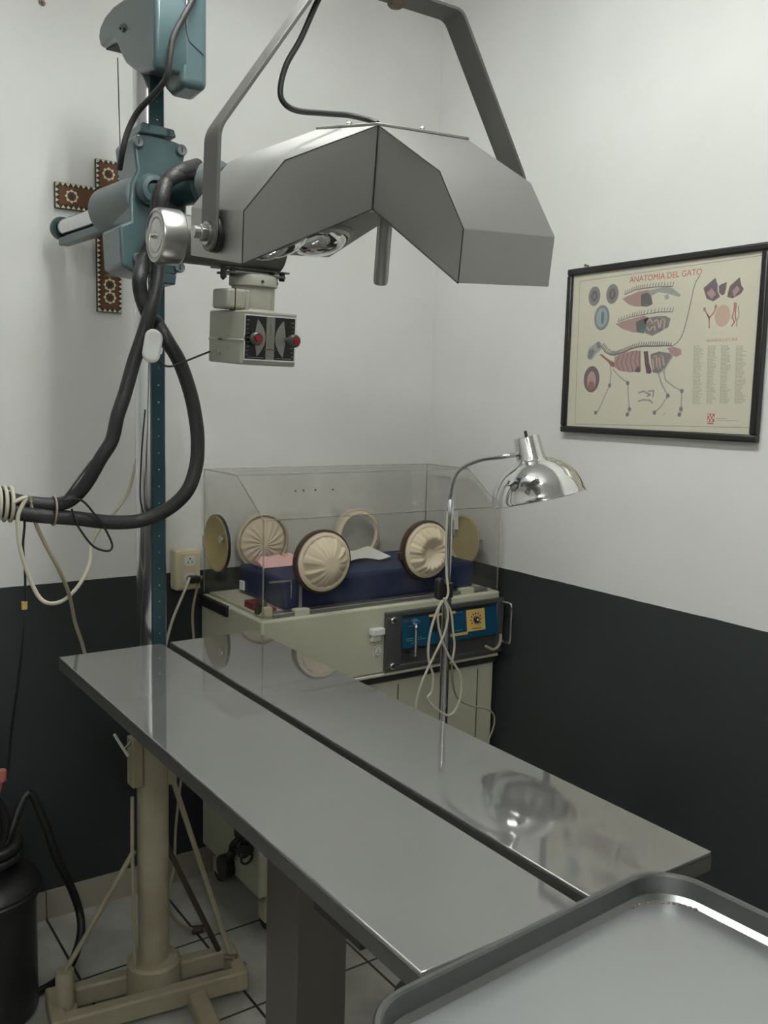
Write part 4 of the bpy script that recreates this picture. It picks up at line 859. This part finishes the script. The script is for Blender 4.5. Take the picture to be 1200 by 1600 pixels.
b = MB(); b.bounds((hx0+.03, hy0+.020, HZ+.088), (hx0+.098, hy0+.022, HZ+.092)); b.bounds((hx0+.096, hy0+.020, HZ+.04), (hx0+.098, hy0+.022, HZ+.09)); b.cyl((hx0+.125, hy0+.02, HZ), (hx0+.125, hy0+.02, HZ+.075), .005, n=12); b.build('inner_baffle', M_ACEDGE, t)
b = MB(); b.bounds((hx0+.012, hy0+.008, HZ), (hx0+.035, hy0+.03, HZ+.026)); b.build('corner_clip', M_IVORY, t, bevel=.003)
b = MB(); b.tube([(hx0+.015, hy0+.06, HZ), (hx0+.018, hy0+.055, HZ+.03), (hx0+.02, hy0+.035, HZ+.035), (hx0+.022, hy0+.025, HZ+.01)], .008, 10); b.build('tube_grommet', M_BROWNC, t)
b = MB(); b.bounds((hx0+.02, hy0+.09, HZ), (hx0+.06, hy0+.15, HZ+.020)); b.bounds((hx0+.03, hy0+.05, HZ), (hx0+.07, hy0+.085, HZ+.012)); b.build('red_catch', M_REDP, t, bevel=.003)
b = MB(); b.bounds((hx0-.002, hy0+.11, HZ+.055), (hx0+.002, hy0+.135, HZ+.08)); b.build('white_sticker', M_SHEET, t)
b = MB()
for q in [(-0.713,-0.33,1.188),(-0.688,-0.33,1.184),(-0.649,-0.33,1.198),(-0.592,-0.33,1.186)]:
    b.lathe([(.0035, 0), (.003, .001), (0, .0012)], frame((q[0], -.325, 1.2305), (1, 0, 0), (0, .65, .76)), n=8)
b.build('slope_speck', M_BROWNC, t)
# portholes. local frame: z outwards
def porthole(c, xa, ya, kind):
    F = frame(c, xa, ya); R = .083
    if kind in ('knot', 'open'):
        p = MB().lathe([(R+.004, -.004), (R+.005, .012), (R-.001, .014), (R-.003, .004)], F, n=48).build('porthole', M_RING, t)
        b = MB(); rings_ = []; NR, NT = 16, 96
        for i in range(NR+1):
            u = i/NR; rr = (R-.004)*(1-u); row = []
            for j in range(NT):
                th_ = 2*PI*j/NT+ (1.1*u if kind == 'knot' else .5*u)
                bulge = .012+.034*math.sin(min(1, u*1.25)*PI*.5) if kind == 'knot' else .014+.030*math.sin(min(1, u*1.6)*PI*.5)-(.075*max(0, u-.42)**1.0 if u > .42 else 0)
                fold = .0055*math.sin(PI*min(1, u*1.3+.08))*(math.sin(13*th_+1.7*math.sin(3*th_)) * (.5+.5*math.sin(2*th_+1)) + .6*math.sin(23*th_+2*math.sin(2*th_)))*(1-u*.55)
                r2 = max(rr, .0015)
                ox = .004*math.sin(2.3)*u; oy = -.012*u if kind == 'open' else -.004*u
                row.append(F @ Vector((r2*math.cos(th_)+ox+(.010*u if kind == 'open' else .006*u), r2*math.sin(th_)+oy, bulge+fold)))
            rings_.append(row)
        b.rings(rings_, caps=True); b.build('fabric_cuff', M_FABRIC, p, angle=180)
        MB().lathe([(R-.004, .010), (R-.002, .018), (R-.010, .022), (R-.018, .020)], F, n=48).build('elastic_band', M_FABRIC, p)
        if kind == 'open': MB().box((-R-.006, -.012, .004), (.014, .022, .014), F).build('hinge', M_RING, p, bevel=.002)
    elif kind == 'door':
        p = MB().lathe([(0, .004), (R-.006, .004), (R-.003, .006), (R-.003, .010), (R-.009, .011), (R-.012, .009), (0, .009)], F, n=48).build('porthole', M_YELLOW, t)
        MB().lathe([(R-.002, .001), (R, .001), (R, .009), (R-.002, .009)], F, n=48).build('gasket', M_BLACKP if xa[1] < 0 else M_YELLOW, p)
        MB().box((-R-.002, -.006, .006), (.016, .036, .010), F).build('hinge', M_STEEL, p, bevel=.002)
        MB().cyl(F @ Vector((R*.62, .02, .006)), F @ Vector((R*.62, .02, .020)), .011, n=16).build('latch', M_CHROMEC, p)
    else:
        p = MB().lathe([(R+.004, -.010), (R+.005, .010), (R-.001, .012), (R-.004, .004), (R-.005, -.01)], F, n=48).build('porthole', M_RINGP, t)
        if kind == 'veil':
            b = MB(); rings_ = []
            for i in range(11):
                u = i/10; rings_.append([F @ Vector(((R-.004)*(1-u)*math.cos(2*PI*j/72), (R-.004)*(1-u)*math.sin(2*PI*j/72)-.01*u, .004+.012*math.sin(u*PI*.6)+.003*math.sin(17*2*PI*j/72+5*u)*math.sin(PI*u))) for j in range(72)])
            b.rings(rings_); b.build('fabric_cuff', M_FABRIC, p, angle=180)
        else:
            MB().lathe([(R-.001, .010), (R-.012, .018), (R-.020, .012), (R-.014, .004)], F, n=48).build('fabric_cuff', M_FABRIC, p)
porthole((-.683, hy0, 1.046), (1, 0, 0), (0, 0, 1), 'knot')
porthole((-.330, hy0, 1.052), (1, 0, 0), (0, 0, 1), 'open')
porthole((hx0, -.145, 1.068), (0, -1, 0), (0, 0, 1), 'door')
# right-hand door seen from inside
F = frame((hx1-.005, -.255, 1.040), (0, -1, 0), (0, 0, 1)); R = .083
p = MB().lathe([(0, .0), (R-.006, .0), (R-.003, .002), (R-.003, .008), (R-.010, .009), (R-.013, .005), (0, .005)], F, n=48).build('porthole', M_YELLOW, t)
MB().box((R+.004, -.02, .003), (.020, .040, .008), F @ Matrix.Rotation(.15, 4, 'Z')).build('hinge', M_STEEL, p, bevel=.002)
MB().box((-R*.72, .016, .008), (.034, .022, .006), F).build('latch', M_STEEL, p, bevel=.002)
MB().box((-.028, R-.02, .012), (.022, .060, .001), F @ Matrix.Rotation(.1, 4, 'Z')).build('white_tape', M_SHEET, p)
porthole((-.668, hy1-.004, 1.046), (1, 0, 0), (0, 0, 1), 'veil')
porthole((-.322, hy1-.004, 1.046), (1, 0, 0), (0, 0, 1), 'bare')

# things lying inside the hood
mt = MB().bounds((-.770, -.375, .908), (-.095, -.085, .992)).build('mattress', M_BLUE, bevel=.012, seg=3); tag(mt, 'dark blue vinyl mattress lying inside the clear incubator hood', 'mattress')
b = MB(); rows_ = []
for i in range(9):
    x = -.50+.022*i; rows_.append([(x, -.24, .994+.012*abs(math.sin(i*.5))), (x+.01, -.10, 1.000+.014*abs(math.sin(i*.5+.5))), (x+.01, -.10, 1.0012+.014*abs(math.sin(i*.5+.5))), (x, -.24, .9952+.012*abs(math.sin(i*.5)))])
b.rings(rows_); tag(b.build('paper_sheet', M_SHEET), 'white sheet of paper curled on the blue mattress', 'paper')
b = MB(); rows_ = []
for i in range(12):
    x = -.74+.018*i; h_ = .010+.014*abs(math.sin(i*1.3)); rows_.append([(x, -.19, .993), (x, -.11, .993), (x+.004, -.12, .995+h_), (x-.004, -.16, .997+h_*1.2)])
b.rings(rows_); tag(b.build('pink_wrapper', M_PINK), 'crumpled pink wrapper on the left end of the blue mattress', 'wrapper')

# ---------------------------------------------------------------- gooseneck lamp
LPX, LPY = -.612, -.88
t = thing('gooseneck_lamp', (LPX, LPY, 0), 'polished dome lamp on a tall floor stand beside the incubator', 'lamp')
MB().lathe([(0, 0), (.10, 0), (.10, .012), (.04, .03), (.018, .035), (0, .035)], Matrix.Translation((LPX, LPY, 0)), n=40).build('base', M_DARKST, t)
MB().cyl((LPX, LPY, .03), (LPX, LPY, 1.054), .0108, n=24).build('outer_tube', M_CHROMEC, t)
MB().cyl((LPX, LPY, 1.05), (LPX, LPY, 1.235), .0071, n=20).build('inner_tube', M_CHROMEC, t)
MB().cyl((LPX, LPY, 1.028), (LPX, LPY, 1.062), .0134, n=20).build('clamp_collar', M_BLACKP, t)
b = MB(); b.prism(rrect(-.0105, -.026, .0105, .026, .0095, 6), frame((LPX-.03, LPY-.009, 1.052), (1, 0, 0), (0, 0, 1)), -.009, .009); b.cyl((LPX-.03, LPY, 1.048), (LPX, LPY, 1.048), .005, n=12); b.build('clamp_knob', M_BLACKP, t, bevel=.004)
MB().lathe([(.009, 0), (.009, .035), (.0073, .039)], Matrix.Translation((LPX, LPY, 1.222)), n=20, caps=True).build('tube_joint', M_CHROMEC, t)
SC = Vector((-0.494,-1.05,1.274))          # centre of the shade's rim
up = Vector((-.150, .20, 1)).normalized()
cam = Vector((-1.94777, -2.52829, 1.48355))
Rm = frame(SC, Vector((1, 0, 0))-up*up.x, up.cross(Vector((1, 0, 0))-up*up.x))
neck = SC+up*.117
b = MB(); b.tube([(LPX, LPY, 1.24), (LPX, LPY, 1.268), (-0.607,-0.89,1.318), (-0.594,-0.91,1.341), (-0.577,-0.95,1.358), (-0.563,-1.01,1.368), tuple(neck-up*.01)], .0054, 12, smooth=8); b.build('bent_arm', M_CHROMEC, t)
Rm = Rm @ Matrix.Scale(.854, 4)
sh = MB().lathe([(.1255, 0), (.1275, .0015), (.126, .004), (.124, .012), (.119, .030), (.110, .050), (.096, .069), (.077, .086), (.056, .098), (.040, .104), (.039, .106), (.0375, .106),
                 (.038, .102), (.055, .094), (.075, .083), (.094, .066), (.108, .048), (.117, .028), (.1225, .010), (.124, .001), (.1255, 0)], Rm, n=72).build('lamp_shade', M_CHROME, t, angle=50)
MB().lathe([(.0395, .104), (.037, .115), (.0335, .162), (.0325, .166), (.028, .167), (0, .167)], Rm, n=48).build('socket_housing', M_CHROME, sh)
MB().cyl(Rm @ Vector((0, 0, .165)), Rm @ Vector((0, 0, .182)), .0035, n=12).build('switch_stem', M_BLACKP, sh)
MB().lathe([(.015, .10), (.018, .09), (.026, .065), (.028, .05), (.020, .03), (0, .022)], Rm, n=28).build('bulb', M_DIALG, sh)
# its white flex, looped over the stand
b = MB(); b.tube([(-0.636,-0.9,1.234),(-0.636,-0.9,1.144),(-0.635,-0.905,1.085),(-0.634,-0.91,1.04),(-0.659,-0.91,1.016),(-0.681,-0.91,0.962),(-0.686,-0.91,0.903),(-0.671,-0.91,0.855),(-0.672,-0.91,0.816),(-0.684,-0.91,0.8),(-0.657,-0.91,0.771),(-0.621,-0.91,0.749),(-0.598,-0.91,0.76),(-0.584,-0.91,0.794),(-0.588,-0.91,0.842),(-0.628,-0.91,0.899),(-0.653,-0.91,0.951),(-0.662,-0.91,0.998),(-0.648,-0.91,1.029),(-0.624,-0.91,1.001),(-0.615,-0.91,0.954),(-0.609,-0.91,0.915),(-0.615,-0.91,0.877)], .0028, 8)
b.build('power_flex', M_CORD, t)
b = MB(); b.tube([(-0.649,-0.915,1.036),(-0.636,-0.915,0.996),(-0.645,-0.915,0.951),(-0.673,-0.915,0.902),(-0.698,-0.915,0.86),(-0.718,-0.915,0.81),(-0.721,-0.915,0.75),(-0.717,-0.915,0.672)], .0028, 8); b.build('power_flex', M_CORD, t)
b = MB(); b.tube([(-0.607,-0.9,0.873),(-0.584,-0.88,0.809),(-0.55,-0.86,0.763),(-0.51,-0.86,0.739),(-0.452,-0.86,0.719),(-0.429,-0.86,0.695),(-0.432,-0.86,0.662),(-0.451,-0.86,0.624),(-0.459,-0.86,0.566)], .0023, 8); b.build('power_flex', M_CORDG, t)

# ---------------------------------------------------------------- outlet and plug
t = thing('wall_outlet', (-.905, 0, .92), 'ivory surface-mounted double power outlet left of the incubator', 'outlet')
OX0, OX1, OZ0, OZ1 = -.950, -.872, .918, 1.038
MB().bounds((OX0, -.045, OZ0), (OX1, 0, OZ1)).build('outlet_box', M_IVORY, t, bevel=.006)
pl = MB().bounds((OX0+.010, -.0495, OZ0+.006), (OX1-.003, -.044, OZ1-.008)).build('cover_plate', M_IVORY, t, bevel=.003)
for zz in (1.006, .955):
    r = MB().prism(rrect(-.017, -.014, .017, .014, .009, 5), frame(((OX0+OX1)/2+.003, -.0495, zz), (1, 0, 0), (0, 0, 1)), 0, .002).build('receptacle', M_WHITEP, t)
    b = MB(); cx1 = (OX0+OX1)/2+.003
    b.bounds((cx1-.007, -.0518, zz-.008), (cx1-.005, -.0512, zz+.000)); b.bounds((cx1+.005, -.0518, zz-.008), (cx1+.007, -.0512, zz+.000)); b.bounds((cx1-.002, -.0518, zz+.004), (cx1+.002, -.0512, zz+.009))
    b.build('slots', M_SEAM, r)
t = thing('power_plug', (-.90, -.06, .955), 'black plug with a pale cord in the lower outlet socket', 'plug')
b = MB(); b.prism(rrect(-.019, -.011, .019, .011, .009, 5), frame((-.902, -.052, .953), (1, 0, 0), (0, 0, 1)), 0, .026); b.build('plug_body', M_BLACKP, t, bevel=.005)
b = MB(); b.tube([(-0.92,-0.075,0.961),(-0.932,-0.085,0.941),(-0.953,-0.085,0.896),(-0.975,-0.085,0.846),(-0.99,-0.085,0.797),(-1.01,-0.1,0.738),(-1.028,-0.12,0.615)], .0042, 8); b.build('plug_cord', M_CORD, t)
b = MB(); b.tube([(-0.871,-0.05,0.958),(-0.883,-0.05,0.93),(-0.895,-0.05,0.883),(-0.9,-0.05,0.835),(-0.896,-0.05,0.767),(-0.894,-0.05,0.669),(-0.906,-0.05,0.533),(-0.932,-0.05,0.38),(-0.981,-0.12,0.24),(-1.039,-0.25,0.191),(-1.089,-0.33,0.148),(-1.087,-0.36,0.113),(-1.06,-0.36,0.079),(-1.033,-0.36,0.059)], .0042, 8)
tag(b.build('appliance_cord', M_CORDG), 'brownish cord running down the wall beside the incubator to the floor', 'cord')
b = MB(); q = Vector((-1.004,-0.292,0.012)); b.cyl(q, q+Vector((.03, -.01, 0)), .011, n=12); b.cyl(q+Vector((.03, -.006, .004)), q+Vector((.045, -.012, .004)), .003, n=8)
tag(b.build('loose_plug', M_BROWNC), 'loose brown plug lying on the tiles behind the cream column', 'plug')

# ---------------------------------------------------------------- black tank, bottom left
TXc, TYc = -1.548, -.33
t = thing('black_tank', (TXc, TYc, 0), 'black cylindrical tank with a coiled hose on top, bottom left corner', 'tank')
MB().lathe([(0, 0), (.115, 0), (.120, .01), (.120, .295), (.130, .300), (.130, .325), (.118, .337), (.09, .35), (.04, .36), (0, .362)], Matrix.Translation((TXc, TYc, 0)), n=56).build('tank_body', M_BLACKP, t)
MB().lathe([(.121, .30), (.133, .305), (.134, .316), (.127, .322)], Matrix.Translation((TXc, TYc, 0)), n=48).build('tank_rim', M_BLACK, t)
b = MB(); pts = []
for i in range(40):
    a = i/39*2*PI*2.0; pts.append((TXc+.02+.062*math.cos(a), TYc+.062*math.sin(a), .370+.05*i/39))
b.tube(pts, .013, 12, smooth=2); b.build('coiled_hose', M_BLACK, t)
b = MB(); b.tube([(TXc+.05, TYc+.02, .38), (TXc+.062, TYc+.03, .46), (TXc+.03, TYc+.04, .52), (TXc-.03, TYc+.02, .51), (TXc-.06, TYc, .44), (TXc-.05, TYc-.03, .37)], .012, 12); b.build('carry_handle', M_BLACK, t)
b = MB(); b.cyl((TXc+.01, TYc-.04, .34), (TXc+.01, TYc-.04, .43), .022, .018, n=20); b.build('tank_valve', M_BROWNC, t, bevel=.004)
b = MB(); q = Vector((-1.503,-0.36,0.595)); b.lathe([(0, -.016), (.010, -.012), (.013, 0), (.010, .014), (0, .018)], Matrix.Translation(q), n=20); b.tube([q, q+Vector((-.01, 0, -.03)), Vector((TXc+.0, TYc-.03, .38))], .008, 8); b.build('pink_connector', M_FLESH, t)
b = MB(); b.tube([tuple(Vector((TXc+.06, TYc+.02, .40)))]+[(-1.426,-0.27,0.499),(-1.385,-0.27,0.407),(-1.363,-0.27,0.32),(-1.328,-0.27,0.232),(-1.305,-0.27,0.151),(-1.314,-0.31,0.11),(-1.35,-0.36,0.076)]+[(-1.371,-0.315,0.012),(-1.433,-0.338,0.012),(-1.5,-0.327,0.012),(-1.568,-0.306,0.012)], .0105, 12); b.build('outlet_hose', M_BLACK, t)
